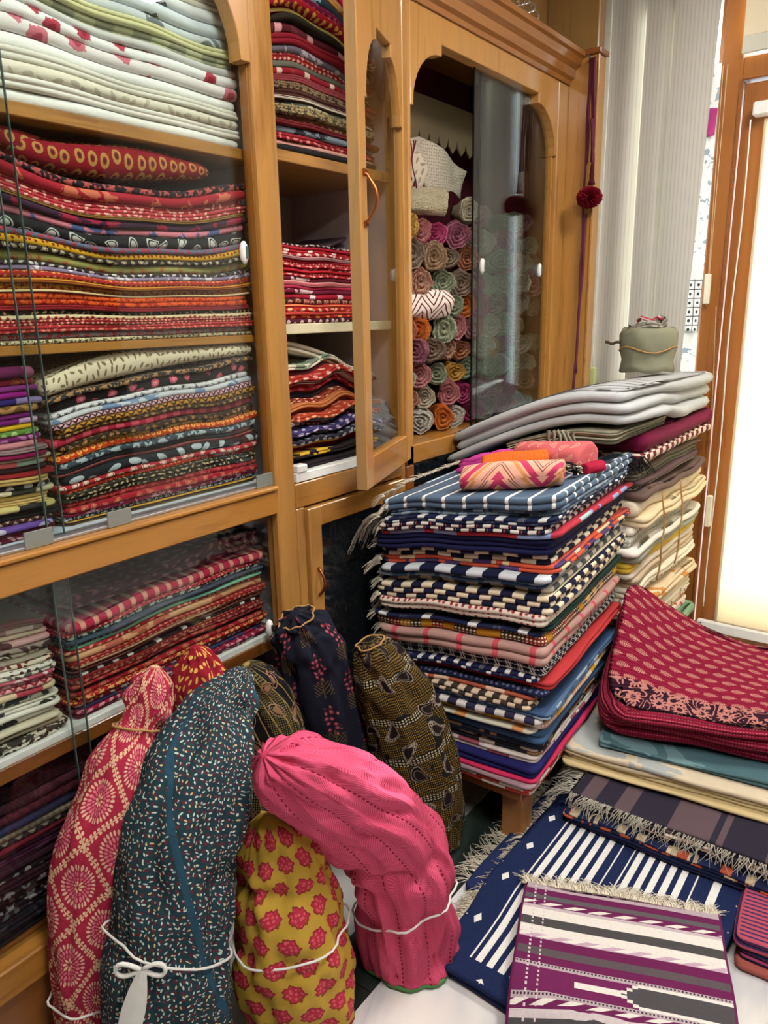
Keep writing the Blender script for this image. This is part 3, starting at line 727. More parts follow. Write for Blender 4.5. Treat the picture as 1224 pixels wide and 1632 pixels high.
# lumpy red quilt on top of that pile
def zf(a, b, c, k=0.0): return lambda x, y: a+b*x+c*x*x+k*np.sin(x*9)
o = fold('folded_quilt', .52, .30, lambda x, y: 1.842+.30*(x+.0)**2+.01*np.sin(x*8), lambda x, y: 1.897+.14*x*x+.012*np.sin(x*11+1), T('rings', '841220', 'a87e44', 34, '3a2a20'), 1, .06, .024, loc=(1.07, .07, 0)); tag(o, 'lumpy folded red quilt with gold ringed dots on top of the printed pile', 'quilt')
o = fold('folded_quilt', .24, .26, lambda x, y: 1.865-.25*x, lambda x, y: 1.905-.22*x+.008*np.sin(x*20), T('rings', '7e121c', 'a08048', 36, '403020'), 1, .03, .014, loc=(.82, .08, 0)); tag(o, 'small rumpled red quilt with gold dots lying near the glass edge', 'quilt')
# --- main column above the ledge
W3 = 'dark pile on ledge'
pile('folded_cloth', W3, 'printed cottons above the ledge', (1.112, .066, 0), 0, .572, .33, 1.1195, 1.39, 1.43, 1.445, [
 (.8,'lines','2a2420','c09030',.009,'folded black cotton with gold border',1), (.8,'flor','22222a','b0b0b0',60,'folded black cotton with white flowers'), (.8,'blob','8e2040','d0a0b0',40,'folded magenta cotton with pink print'), (1.1,'pais','9a1a2c','c87858',36,'folded crimson cotton with tan paisley',1), (1.2,'flor','a01e30','c85a50',40,'folded crimson flowered cotton',1),
 (.9,'leaf','26241e','c8b890',70,'folded black cotton with cream seeds'), (.9,'leaf','2a2620','b8a880',60,'folded black cotton with tan seeds'), (.8,'dots','9c2018','e09040',90,'folded rust cotton with orange dots'), (1.0,'pais','a82030','e0c8b8',34,'folded red cotton with white paisley',1),
 (1.7,'leaf','1a2026','a8b4ba',22,'folded black cotton with white brush strokes',1), (.5,'lines','4a1c24','a85a50',.006,'folded maroon cotton with pink edge',1), (1.0,'plain','202a34','fff',1,'folded blue black cotton'), (1.0,'flor','33404c','9aa8ae',24,'folded slate cotton with pale flowers',1),
 (1.4,'rings','c23a1a','e8b050',62,'folded orange red cotton with yellow drops',1,'d88030'), (.7,'blob','b08838','2a1c14',50,'folded gold and black print cotton',1), (.9,'pais','2a2018','b08048',52,'folded black cotton with gold paisley',1), (1.5,'check','a01c34','c84a5c',.02,'folded crimson diamond check cotton',1), (.7,'pais','332218','b48850',56,'folded brown cotton with gold paisley',1),
 (1.0,'wave','b8822c','3a2a18',.024,'folded gold cotton with dark waves',1), (.9,'zig','d8a8b0','2a2028',.016,'folded pink and black zigzag cotton',1), (1.0,'blob','c0c4c8','7088a8',16,'folded pale grey cotton with blue print',1), (1.0,'pais','cfcfd0','34343a',52,'folded white cotton with black paisley',1), (2.0,'rose','1c1a1e','cc5a6c',26,'folded black cotton with pink roses',1,'e08898'), (.9,'flor','2c3034','a07a50',36,'folded charcoal cotton with brown flowers',1)],
 'cloth', (1,2,2), .02, .006, .014, 1.2, 13)
o = fold('folded_quilt', .59, .31, lambda x, y: 1.4365+.095*x-.15*x*x, lambda x, y: 1.4815-.9*np.clip(-x-.05, 0, 1)**2, T('leaf', 'd2c6aa', '7a6a50', 66), 1, .02, .018, loc=(1.108, .066, 0)); tag(o, 'folded cream quilt with brown sprigs topping the dark printed pile', 'quilt')
# --- left column above the ledge
W4 = 'the purple yellow pile'
pile('folded_cloth', W4, 'purple and yellow saris', (.575, .066, 0), 0, .465, .33, 1.1195, 1.475, 1.47, 1.462, [
 (1.1,'leaf','6a1830','c8a0a0',40,'folded maroon printed cloth'), (.7,'plain','5a1420','fff',1,'folded dark maroon cloth'), (1.0,'blob','6a4a9a','c0b8d0',16,'folded violet cloth with pale flowers',1), (.9,'zig','3a1c20','c0a090',.03,'folded brown cloth with cream zigzag'), (1.4,'plain','14161a','fff',1,'folded black cloth',2),
 (1.1,'blob','c8b878','2a2a28',9,'folded pale yellow cloth with black motifs',1), (1.0,'plain','cfb070','fff',1,'folded straw yellow cloth'), (1.0,'plain','d2b268','fff',1,'folded golden cream cloth'), (.9,'blob','c9c0a0','34342e',10,'folded cream cloth with black motifs',1), (1.1,'dots','181c1e','c8ccc8',30,'folded black cloth with white dots',1),
 (1.2,'plain','b89a5c','fff',1,'folded tan cloth',2), (.7,'plain','8a1c20','fff',1,'folded dark red cloth',1), (1.0,'plain','2c1c22','fff',1,'folded dark brown cloth',1), (1.1,'blob','d06a68','90a898',9,'folded coral cloth with sage motifs',1), (.5,'plain','b0a090','fff',1,'folded beige cloth',1), (1.0,'plain','8a0f4a','fff',1,'folded magenta cloth'),
 (.7,'lines','a08a8c','6a4a50',.006,'folded grey pink striped cloth',1), (1.0,'plain','c08088','fff',1,'folded dusty pink cloth'), (1.0,'leaf','6a1a60','b070a0',30,'folded purple cloth with pink sprigs',1), (1.0,'dots','5a8038','a8c080',40,'folded green dotted cloth',1), (1.0,'plain','d0a81c','fff',1,'folded bright yellow cloth',1), (1.0,'blob','6a1468','c098c0',8,'folded purple cloth with pale motif',1), (1.0,'plain','741a6c','fff',1,'folded plain purple cloth',1),
 (1.2,'wave','a07a48','6a4a28',.05,'folded gold brown wavy cloth',1), (1.2,'blob','221a60','8878a8',8,'folded navy cloth with pale motif',1), (1.2,'plain','8a1478','fff',1,'folded bright magenta cloth',1), (.9,'plain','762a70','fff',1,'folded violet purple cloth',1), (1.3,'pais','9a1c38','b86a48',22,'folded crimson cloth with gold paisley',1), (2.0,'blob','5e1c46','9a5070',7,'folded plum cloth with pink motif',1)],
 'cloth', (1,1,2), .02, .004, .018, 1, 14)
# --- lower shelf main column
W5 = 'lower red pile'
pile('folded_cloth', W5, 'red cottons on the lower shelf', (1.088, .066, 0), 0, .595, .33, .6765, .905, .918, .925, [
 (.9,'blob','5c2430','9a8a8c',24,'folded maroon and grey print cotton'), (.9,'leaf','8a1838','d890a0',40,'folded magenta red leaf cotton'), (.8,'blob','303458','8e2038',24,'folded navy and red print cotton',1), (.8,'leaf','9a1c30','e0d0c8',34,'folded crimson cotton with white leaves',1), (1.0,'dots','9c1a1c','e0b050',85,'folded red cotton with gold dots',1), (.9,'flor','a01a20','d8a060',40,'folded red cotton with gold flowers'),
 (1.2,'pais','8e1420','b86a50',26,'folded dark red cotton with paisley',1), (.9,'plain','1c1416','fff',1,'folded black cotton',1), (1.0,'pais','90171f','b05c4c',30,'folded blood red paisley cotton'), (.8,'leaf','6a1820','a86050',45,'folded maroon leaf cotton'), (.9,'dots','7c1a1e','b87858',70,'folded maroon dotted cotton'), (.7,'tick','1c1818','d8d4cc',.04,'folded black cotton with white bars',1), (.8,'lines','5a1a1c','a88070',.006,'folded brown red striped cotton',1),
 (.9,'leaf','7a1c1e','b87a58',60,'folded rust red leaf cotton'), (.6,'lines','6a3028','a8886a',.005,'folded brown striped cotton',1), (.9,'dots','8e1a20','c88a68',60,'folded red cotton with tan dots'), (1.9,'blob','c89870','a85a48',13,'folded peach cotton with red vines',1,'b06a50'), (1.0,'leaf','9a1c24','d8a080',50,'folded red cotton with peach leaves'), (.8,'plain','6fa890','fff',1,'folded mint green cotton',1), (.7,'dots','1e1e1c','c0b898',70,'folded black cotton with cream specks',1), (.9,'plain','3c4a5a','fff',1,'folded slate blue cotton',1),
 (1.0,'flor','22282a','a0a89a',34,'folded black green flowered cotton',1), (.8,'dots','9c1c2c','e0a898',75,'folded crimson cotton with pink dots',1), (2.4,'stripe','b42a48','d89a88',.034,'folded crimson cotton with pink bars',1)],
 'cloth', (1,1,2), .02, .004, .012, 1, 15)
o = fold('folded_quilt', .59, .31, lambda x, y: .932+.0*x, lambda x, y: .972+.06*x+.006*np.sin(x*15), T('leaf', '3e1420', '7a4a50', 30), 3, .02, .010, loc=(1.095, .07, 0)); tag(o, 'folded dark plum quilt topping the red pile behind the lower glass', 'quilt')
# --- lower shelf left column
W6 = 'the monochrome print pile'
bw = ['d6cfc0', 'cfc8b6', 'd9d3c6']
pile('folded_cloth', W6, 'black and white prints', (.51, .066, 0), 0, .50, .33, .6765, .985, .98, .93, [
 (1.0,'flor','cfc8ba','2a2622',22,'folded white cloth with black flowers'), (.8,'blob','3a342e','cfc6b4',30,'folded black cloth with cream print'), (.9,'plain','c6baa0','fff',1,'folded beige cloth'), (.8,'leaf','c9c2b0','3a342c',34,'folded cream cloth with black leaves'), (1.0,'plain','cdc4ae','fff',1,'folded cream cloth'), (1.6,'blob','d8d4ca','24211e',13,'folded white cloth with bold black leaves',1), (1.0,'plain','dcd8cc','fff',1,'folded plain white cloth',1), (.8,'blob','d8d4c8','302c28',15,'folded white cloth with black sprays',1), (.7,'plain','d6d2c4','fff',1,'folded ivory cloth',1),
 (1.6,'flor','d4cebe','3a3e38',13,'folded white cloth with dark green flowers',1), (1.4,'blob','d0bc98','b04050',9,'folded cream cloth with red vines',1), (1.1,'zig','d8a0a0','8e1c2c',.022,'folded pink cloth with red zigzag',1), (.9,'gingham','c89098','8a1c30',.03,'folded pink and red checked cloth',1), (.7,'blob','b04a60','d8c0c0',20,'folded rose pink cloth',1), (.8,'leaf','d0cabc','504a48',40,'folded white cloth with grey leaves'), (.8,'dots','d6d0c4','2c2824',60,'folded white cloth with black dots',1), (1.0,'flor','cfc4b0','6a2420',18,'folded cream cloth with maroon flowers',1),
 (1.7,'rose','d6cebc','26241f',14,'folded cream cloth with big black flowers',1,'26241f'), (.8,'blob','c8c2b0','3c3832',24,'folded cream and black print cloth'), (1.0,'leaf','8a7e74','342c28',30,'folded grey brown leaf cloth'), (1.2,'blob','c09a98','4a3436',12,'folded dusty pink print cloth',1), (1.1,'plain','c4b89e','fff',1,'folded straw beige cloth',1), (1.0,'blob','7a766c','b8b0a0',9,'folded grey print cloth',1), (1.2,'plain','6c685e','fff',1,'folded dark grey cloth',2)],
 'cloth', (1,1,2), .02, .006, .014, 1, 16)
# --- lowest shelf: cloth colours set extra dark to carry its shade
W7 = 'the shade-darkened lowest shelf pile'
pile('folded_cloth', W7, 'shade-darkened cloths on the lowest shelf', (.86, .066, 0), 0, 1.02, .33, .2505, .575, .565, .55, [
 (1.2,'plain','14161e','fff',1,'folded blue black cloth'), (1.1,'blob','181a24','3a3c48',20,'folded ink blue print cloth'), (1.1,'leaf','1c1c24','6a6a74',30,'folded black cloth with grey leaves'), (1.0,'flor','1c1820','8a8488',24,'folded black cloth with pale flowers'), (1.1,'leaf','2c141e','6a4a54',26,'folded wine dark leaf cloth'), (.9,'flor','20141a','807478',28,'folded dark plum flowered cloth'), (1.1,'plain','2e1320','fff',1,'folded dark wine cloth'), (1.0,'dots','1e141a','a09a9c',34,'folded black cloth with white specks'), (1.0,'plain','341626','fff',1,'folded aubergine cloth'), (1.0,'leaf','3a1830','5a2c48',20,'folded purple leaf cloth'),
 (1.0,'plain','401a30','fff',1,'folded dark purple cloth'), (.7,'plain','6a1828','fff',1,'folded dark red cloth'), (.9,'zig','2c2428','8a8070',.03,'folded dark cloth with cream zigzag',1), (.9,'gingham','5a4a40','8a7a68',.014,'folded brown checked cloth',1), (1.5,'plain','2e3050','fff',1,'folded dusk blue cloth',1), (1.4,'check','3a1420','521c2c',.012,'folded maroon checked cloth',1), (1.4,'blob','30121c','4a2030',14,'folded dark maroon cloth',1)],
 'cloth', (1,1,2), .02, .004, .014, 1, 17)
# --- narrow cabinet, three shelves
W8 = 'narrow cabinet tall pile'
pile('folded_cloth', W8, 'tall pile in the narrow cabinet', (1.712, .04, 0), 0, .44, .34, 1.9565, 2.50, 2.485, 2.38, [
 (.9,'plain','221e1e','fff',1,'folded black cloth',1), (.7,'plain','d0988c','fff',1,'folded salmon cloth',1), (.9,'leaf','8e1a28','c87a70',40,'folded red leaf cloth'), (.8,'blob','7e8a98','34343c',20,'folded blue grey print cloth',1), (.6,'plain','6a1c24','fff',1,'folded maroon cloth'), (.9,'leaf','7a4a34','c0a080',40,'folded brown leaf cloth'), (1.0,'flor','9a8a64','4a4434',34,'folded tan flowered cloth'), (.7,'blob','4a5448','c0b8a0',30,'folded dark green print cloth'), (.5,'lines','cfc6b6','5a4038',.006,'folded cream edged cloth',1), (.9,'plain','4a2a24','fff',1,'folded dark brown cloth'), (.9,'flor','8a7258','3a2a20',40,'folded brown flowered cloth'),
 (.8,'plain','8a3a40','fff',1,'folded rose brown cloth'), (.8,'tick','8e1c2a','d8c0b0',.05,'folded red cloth with pale bars'), (.8,'plain','6a6a5c','fff',1,'folded olive grey cloth'), (.9,'dots','9a2c30','d8a898',60,'folded red dotted cloth'), (.8,'blob','6a6470','b0a8b0',30,'folded grey mauve print cloth'), (1.2,'plain','8a1c2c','fff',1,'folded crimson cloth'), (1.3,'tick','5a2028','d8a0a0',.06,'folded maroon cloth with pink bars',1), (.8,'plain','2c261c','fff',1,'folded dark olive cloth',1), (.7,'lines','c8b868','8a1c24',.01,'folded yellow edged cloth',1), (1.1,'dots','9c1828','d8a848',44,'folded red cloth with gold dots',1),
 (1.0,'dots','6e1038','a04868',50,'folded wine dotted cloth',1), (1.5,'blob','28343e','7aa0aa',14,'folded slate cloth with pale blue motifs',1), (1.3,'blob','a8783a','6a3a20',26,'folded gold brown print cloth'), (2.0,'tick','a81446','e0a8a8',.05,'folded magenta cloth with pink dashes',2), (1.2,'leaf','241e20','6a5a58',40,'folded black leaf cloth'), (1.5,'blob','a85a2c','6a1c18',28,'folded rust print cloth'), (1.5,'leaf','5e141c','a85a50',24,'folded dark red leaf cloth')],
 'cloth', (1,2,2,3), .04, .009, .022, 1.3, 18)
W9 = 'narrow cabinet red pile'
reds = [('b01c2c','e0a0a0','leaf',40,'folded red leaf cloth'), ('a81828','d88a80','dots',80,'folded red dotted cloth'), ('b42030','c85058','plain',1,'folded scarlet cloth'), ('9c1a2a','d8b0a8','blob',40,'folded crimson print cloth')]
L9 = [(1.1,'dots','4a1424','c0a8a8',40,'folded wine cloth with white specks',1), (.8,'leaf','b01c24','e0a050',30,'folded red cloth with gold leaves'), (.8,'lines','a81822','d86a50',.005,'folded red striped cloth'), (.9,'leaf','b0202a','d8b080',40,'folded red cloth with tan leaves'), (.9,'lines','b42428','e08858',.006,'folded red cloth with orange edge'), (1.0,'rings','38241e','c87868',34,'folded brown cloth with pink scallops',1), (1.2,'tick','a01630','e0c8c8',.06,'folded crimson cloth with white blocks',1), (1.1,'blob','6a1630','c0a0a4',9,'folded wine cloth with pale motif',1), (.8,'plain','a82848','fff',1,'folded rose red cloth',1), (1.0,'lines','b85a64','d8a8a0',.01,'folded dusty pink cloth',1), (1.0,'blob','641428','c8b0b0',8,'folded dark wine cloth with motif',1)]
for i in range(7):
    b, f, mo, sc, ds = reds[i % 4]; L9.append((.55, mo, b, f, sc, ds, 1))
L9 += [(.8,'lines','b07a7c','6a4a4c',.005,'folded grey pink striped cloth',1), (.8,'leaf','9c1c2c','d8b8b0',40,'folded dark red leaf cloth',1), (.7,'tick','b01c28','e8dcd4',.05,'folded red cloth with white ends',1), (.7,'plain','a81c30','fff',1,'folded cherry red cloth',1), (.5,'leaf','3a2426','c0a8a4',60,'folded brown print cloth',1)]
pile('folded_cloth', W9, 'red pile in the narrow cabinet', (1.665, .05, 0), 0, .37, .34, 1.5275, 1.735, 1.735, 1.722, L9, 'cloth', (1,), .012, .003, .010, 1, 19, nf=18, ns=6, taper=lambda t: max(0, t-.55)*.045)
W10 = 'narrow cabinet rumpled pile'
pile('folded_cloth', W10, 'rumpled pile in the narrow cabinet', (1.70, .045, 0), 0, .43, .34, 1.1285, 1.415, 1.42, 1.375, [
 (1.2,'plain','221a20','fff',1,'rumpled black cloth'), (.8,'lines','2c1820','c8c0c0',.012,'rumpled dark cloth with white edge',1), (1.2,'blob','241c1e','c8a030',9,'rumpled black cloth with yellow motif'), (1.0,'plain','6a1c20','fff',1,'rumpled maroon cloth'), (.7,'lines','c09a38','8a2a1c',.01,'rumpled mustard edged cloth',1), (1.0,'dots','2c2a3a','b0b0b8',34,'rumpled navy dotted cloth'), (.9,'lines','a89aa0','4a3a48',.008,'rumpled lilac grey cloth'), (1.0,'leaf','3a3464','b8a8c0',30,'rumpled violet blue leaf cloth'), (.9,'dots','a02038','e0b0b0',44,'rumpled red cloth with pink dots'), (.7,'plain','8a8a80','fff',1,'rumpled grey green cloth'), (1.0,'leaf','a83c28','d8a078',40,'rumpled rust leaf cloth'), (1.0,'plain','a05a40','fff',1,'rumpled terracotta cloth'), (1.0,'plain','b06a3c','fff',1,'rumpled ochre brown cloth'), (.8,'tick','8e2c20','d0a890',.03,'rumpled brick cloth with pale bars'), (1.3,'plain','2a2024','fff',1,'rumpled charcoal cloth'), (1.4,'leaf','8e1424','b84a50',26,'rumpled crimson leaf cloth'), (.7,'lines','5a3438','b09088',.007,'rumpled brown striped cloth'), (1.0,'leaf','a02c24','d8a898',30,'rumpled red cloth with peach leaves'), (.9,'plain','4a1c20','fff',1,'rumpled oxblood cloth'), (1.0,'blob','c8c4b0','6a7a68',16,'rumpled white green print cloth',2)],
 'cloth', (2,2,3), .03, .016, .045, 1, 20)
o = fold('folded_cloth', .30, .25, lambda x, y: 1.432-.27*x-.5*x*x, lambda x, y: 1.462-.27*x-.5*x*x, T('plain', 'b5ac98'), 2, .04, .014, loc=(1.63, .07, 0)); tag(o, 'draped beige cloth sliding over the rumpled pile in the narrow cabinet', 'cloth')
o = fold('folded_cloth', .2, .2, lambda x, y: 1.5285+0*x, lambda x, y: 1.735+.25*x+0*y, T('dots', 'c9d0d4', '8a98a4', 30), 3, .03, .016, loc=(1.865, .18, 0)); tag(o, 'white dotted cloth tucked behind the red pile in the narrow cabinet', 'cloth')
o = fold('folded_cloth', .24, .2, lambda x, y: 1.7375+.3*np.clip(x+.02, 0, 1), lambda x, y: 1.7475+.3*np.clip(x+.02, 0, 1), T('plain', '5a4a50'), 1, .02, .005, loc=(1.84, .185, 0)); tag(o, 'thin dark grey cloth draped over the white dotted cloth', 'cloth')

# ================================================================== ROLLED SCARVES
def roll_mesh(seed, R=1.0, Ln=5.0, wraps=3.2, n=26):
    """a rolled scarf along +y, spiral end at y=0; unit radius"""
    rg = random.Random(seed); rows = []; uvs = []
    ph = rg.uniform(0, 6.28); el = rg.uniform(-.12, .12)
    def cr(th, r, y): return 1+.09*math.sin(3*th+ph+y)+.06*math.sin(7*th+2*ph-y*1.7)+el*math.cos(2*th)
    for k in range(15):                                # spiral end face
        r = .06+.94*k/14; row = []; ur = []
        for j in range(n):
            th = 2*PI*j/n; q = (r*wraps-th/(2*PI)+ph) % 1.0
            y = (.62*abs(q-.5)*2)*(1.0-.35*r)+.16*(1-r)*math.sin(th*2+ph)+(.12 if k == 14 else 0)
            c = cr(th, r, 0)*r; row.append((c*math.cos(th), y, c*math.sin(th))); ur.append((q, r))
        rows.append(row); uvs.append(ur)
    for k in range(1, 7):                              # outside
        y = Ln*k/6; row = []; ur = []
        for j in range(n):
            th = 2*PI*j/n; c = cr(th, 1, y*.8)*(1+.03*math.sin(5*y+ph)); row.append((c*math.cos(th), .2+y, c*math.sin(th))); ur.append((.5, 2+y))
        rows.append(row); uvs.append(ur)
    P = np.array(rows); o = mesh_grid('rolled_scarf', P, True, True, np.array(uvs, float), None)
    me = o.data; bpy.data.objects.remove(o); return me
def roll_mat(base, fg, kind=0):
    key = ('roll', base, fg, kind)
    if key in CACHE: return CACHE[key]
    m = new_mat('scarf_%s' % base); u, v, _ = sep(uvmap()); o = objco(); B, G = lin(base), lin(fg)
    nz = noise(o, 2.2, 3); col = mixc(nz, tuple(c*.75 for c in B[:3])+(1,), tuple(min(1, c*1.2) for c in B[:3])+(1,))
    col = mixc((fr(u) < .34)*(v < 1.5), col, G)
    if kind == 1:
        d, c, _ = voro(vec(sep(o)[0]*4.0, sep(o)[1]*4.0+sep(o)[2]*4.0), .6); col = mixc(d < .3, col, G)
    finish(col, .6, bump(noise(o, 9, 3), .8, .08), .35)
    CACHE[key] = m; return m
RC = [('b8926e', 'dcbc98', 'beige'), ('c0686c', 'e0a09c', 'dusty pink'), ('c8644e', 'e8a080', 'salmon'), ('b01f60', 'd86898', 'magenta'), ('c08828', 'e8bc60', 'gold'), ('d6c8a6', 'eee4cc', 'cream'), ('86705c', 'b8a08c', 'taupe'),
      ('a82034', 'd05a60', 'red'), ('d8640f', 'f09840', 'orange'), ('964a60', 'c88898', 'mauve'), ('e0dcd0', 'c0b8a4', 'white'), ('94a080', 'c4ccac', 'sage'), ('b87460', 'e0b494', 'clay brown'), ('a85a3c', 'dca070', 'rust')]
RW = [5, 7, 4, 3, 3, 5, 4, 2, 1.5, 4, 2, 4, 6, 3]
RM = [roll_mesh(s, wraps=2.6+.35*(s % 4)) for s in range(8)]
rg = random.Random(41)
def put_roll(x, y, z, r, yaw, ci, label=None, Ln=None, pitch=0.0, mesh=None, mat=None, where=None, group='rolled scarves in the arched cabinet'):
    o = bpy.data.objects.new('rolled_scarf', mesh or rg.choice(RM)); COL.objects.link(o)
    if not o.data.materials: o.data.materials.append(None)
    b, f, nm = RC[ci]; kd = 1 if rg.random() < .3 else 0
    o.material_slots[0].link = 'OBJECT'; o.material_slots[0].material = mat or roll_mat(b, f, kd)
    o.location = (x, y, z); ln = (Ln or .26)/5.0; o.scale = (r, ln, r); o.rotation_euler = (pitch, rg.uniform(0, 6.28) if mat is None else 0, 0)
    # spin about its own axis first, then turn in plan
    o.rotation_mode = 'QUATERNION'
    q = Matrix.Rotation(yaw, 3, 'Z') @ Matrix.Rotation(pitch, 3, 'X')
    o.rotation_quaternion = q.to_quaternion()
    nm2 = '%s %s rolled scarf, %s' % (nm, 'spotted' if kd else 'crinkled', where or 'in the arched cabinet')
    tag(o, label or nm2, 'scarf', group); return o
for j in range(10):
    cnt = 0
    for i in range(12):
        x = 2.085+i*.118+(j % 2)*.059; z = 1.125+.048+j*.0805
        if x > 3.10: continue
        if j == 5 and i <= 1: continue                  # the zigzag roll lies here
        if j >= 9 and (i in (0, 1, 2, 5, 8)): continue
        if (j, i) in ((8, 7), (7, 4), (5, 6), (4, 8)): continue
        r = rg.uniform(.038, .049)
        ci = rg.choices(range(len(RC)), RW)[0]
        if x > 2.55: ci = rg.choices(range(len(RC)), [2, 4, 1, 3, 2, 5, 3, 2, 1, 3, 3, 7, 2, 1])[0]
        if j == 0 and i == 1: ci = 10
        if j == 0 and i == 2: ci = 8
        cnt += 1
        put_roll(x+rg.uniform(-.014, .014), (.058+rg.uniform(0, .04)), z+rg.uniform(-.008, .008), r, rad(-47+rg.uniform(-13, 13)), ci, Ln=.15, where='%s row up, %s from the hinged door' % (['bottom', 'second', 'third', 'fourth', 'fifth', 'sixth', 'seventh', 'eighth', 'ninth', 'tenth'][j], ['first', 'second', 'third', 'fourth', 'fifth', 'sixth', 'seventh', 'eighth', 'ninth', 'tenth', 'eleventh', 'twelfth'][cnt-1]))
ZG = new_mat('maroon_zigzag_scarf'); x_, y_, z_ = sep(objco()); zz_ = ab(fr(y_*.5)-.5)
finish(mixc(fr(z_*2.2+zz_*4.5+.1) < .30, lin('d8ccc4'), lin('5a1420')), .7)
put_roll(2.36, .085, 1.578, .056, rad(72), 0, 'cream rolled scarf with maroon zigzag stripes lying across the others', .24, 0, RM[2], ZG)
put_roll(2.36, .085, 1.915, .040, rad(66), 5, 'long cream rolled scarf lying sideways on top of the scarf pile', .24)
put_roll(2.38, .19, 1.955, .045, rad(50), 7, 'thick red rolled scarf near the top of the scarf pile', .20)
# white blouses and lace valance hanging above the scarves
LACE = T('dots', 'bdb2a2', '8f8474', 95)
def hung(name, outline, y, th, mat, label, cat, fold_amp=.012, k=30):
    """a hanging garment: outline in x,z filled with a grid, given folds and thickness"""
    bm = bmesh.new(); vs_ = [bm.verts.new((p[0], y, p[1])) for p in outline]; f = bm.faces.new(vs_)
    bmesh.ops.triangulate(bm, faces=[f]); bmesh.ops.subdivide_edges(bm, edges=bm.edges[:], cuts=5, use_grid_fill=True)
    uvl = bm.loops.layers.uv.new('UVMap')
    for v in bm.verts: v.co.y += fold_amp*math.sin(v.co.x*k+v.co.z*11)+fold_amp*.6*math.sin(v.co.z*23+v.co.x*9)
    r = bmesh.ops.solidify(bm, geom=bm.faces[:], thickness=th)
    for fa in bm.faces:
        for l in fa.loops: l[uvl].uv = (l.vert.co.x, l.vert.co.z)
    return tag(link(name, bm_mesh(name, bm, True), mat), label, cat)
hung('lace_blouse', [(2.30, 2.125), (2.40, 2.15), (2.46, 2.14), (2.70, 2.07), (2.675, 1.97), (2.56, 1.985), (2.50, 2.0), (2.47, 1.955), (2.40, 1.97), (2.34, 2.0)], .20, .006, LACE, 'white lace blouse hanging above the rolled scarves', 'blouse')
hung('cotton_blouse', [(2.12, 2.06), (2.20, 2.09), (2.26, 2.06), (2.30, 2.01), (2.28, 1.945), (2.24, 1.98), (2.21, 1.94), (2.13, 1.935)], .12, .006, T('leaf', 'b8ad9c', '8a7c6c', 34), 'crumpled white cotton blouse hanging beside the lace blouse', 'blouse')
va = []
for k in range(8):
    xa = 2.34+k*.066; va += [(xa, 2.19), (xa+.008, 2.165), (xa+.033, 2.142), (xa+.058, 2.165)]
va += [(2.868, 2.19), (2.868, 2.31), (2.34, 2.31)]
prism('scalloped_valance', va, .262, .268, T('flor', '786850', '57493a', 24)); tag(bpy.data.objects['scalloped_valance'], 'faded scalloped cloth valance hung inside the arched cabinet', 'valance')
tie = empty('ribbon_tie', (2.10, .09, 1.95)); tag(tie, 'thin maroon ribbon ties hanging from the blouse collar', 'ribbon')
for s in (0, 1, 2): kid(tube('ribbon', [(2.165+.012*s+.012*math.sin(k*.5+s), .093, 2.09-.012*k) for k in range(9+s*2)], .0022, T('plain', '5a1a28'), None, 5), tie)

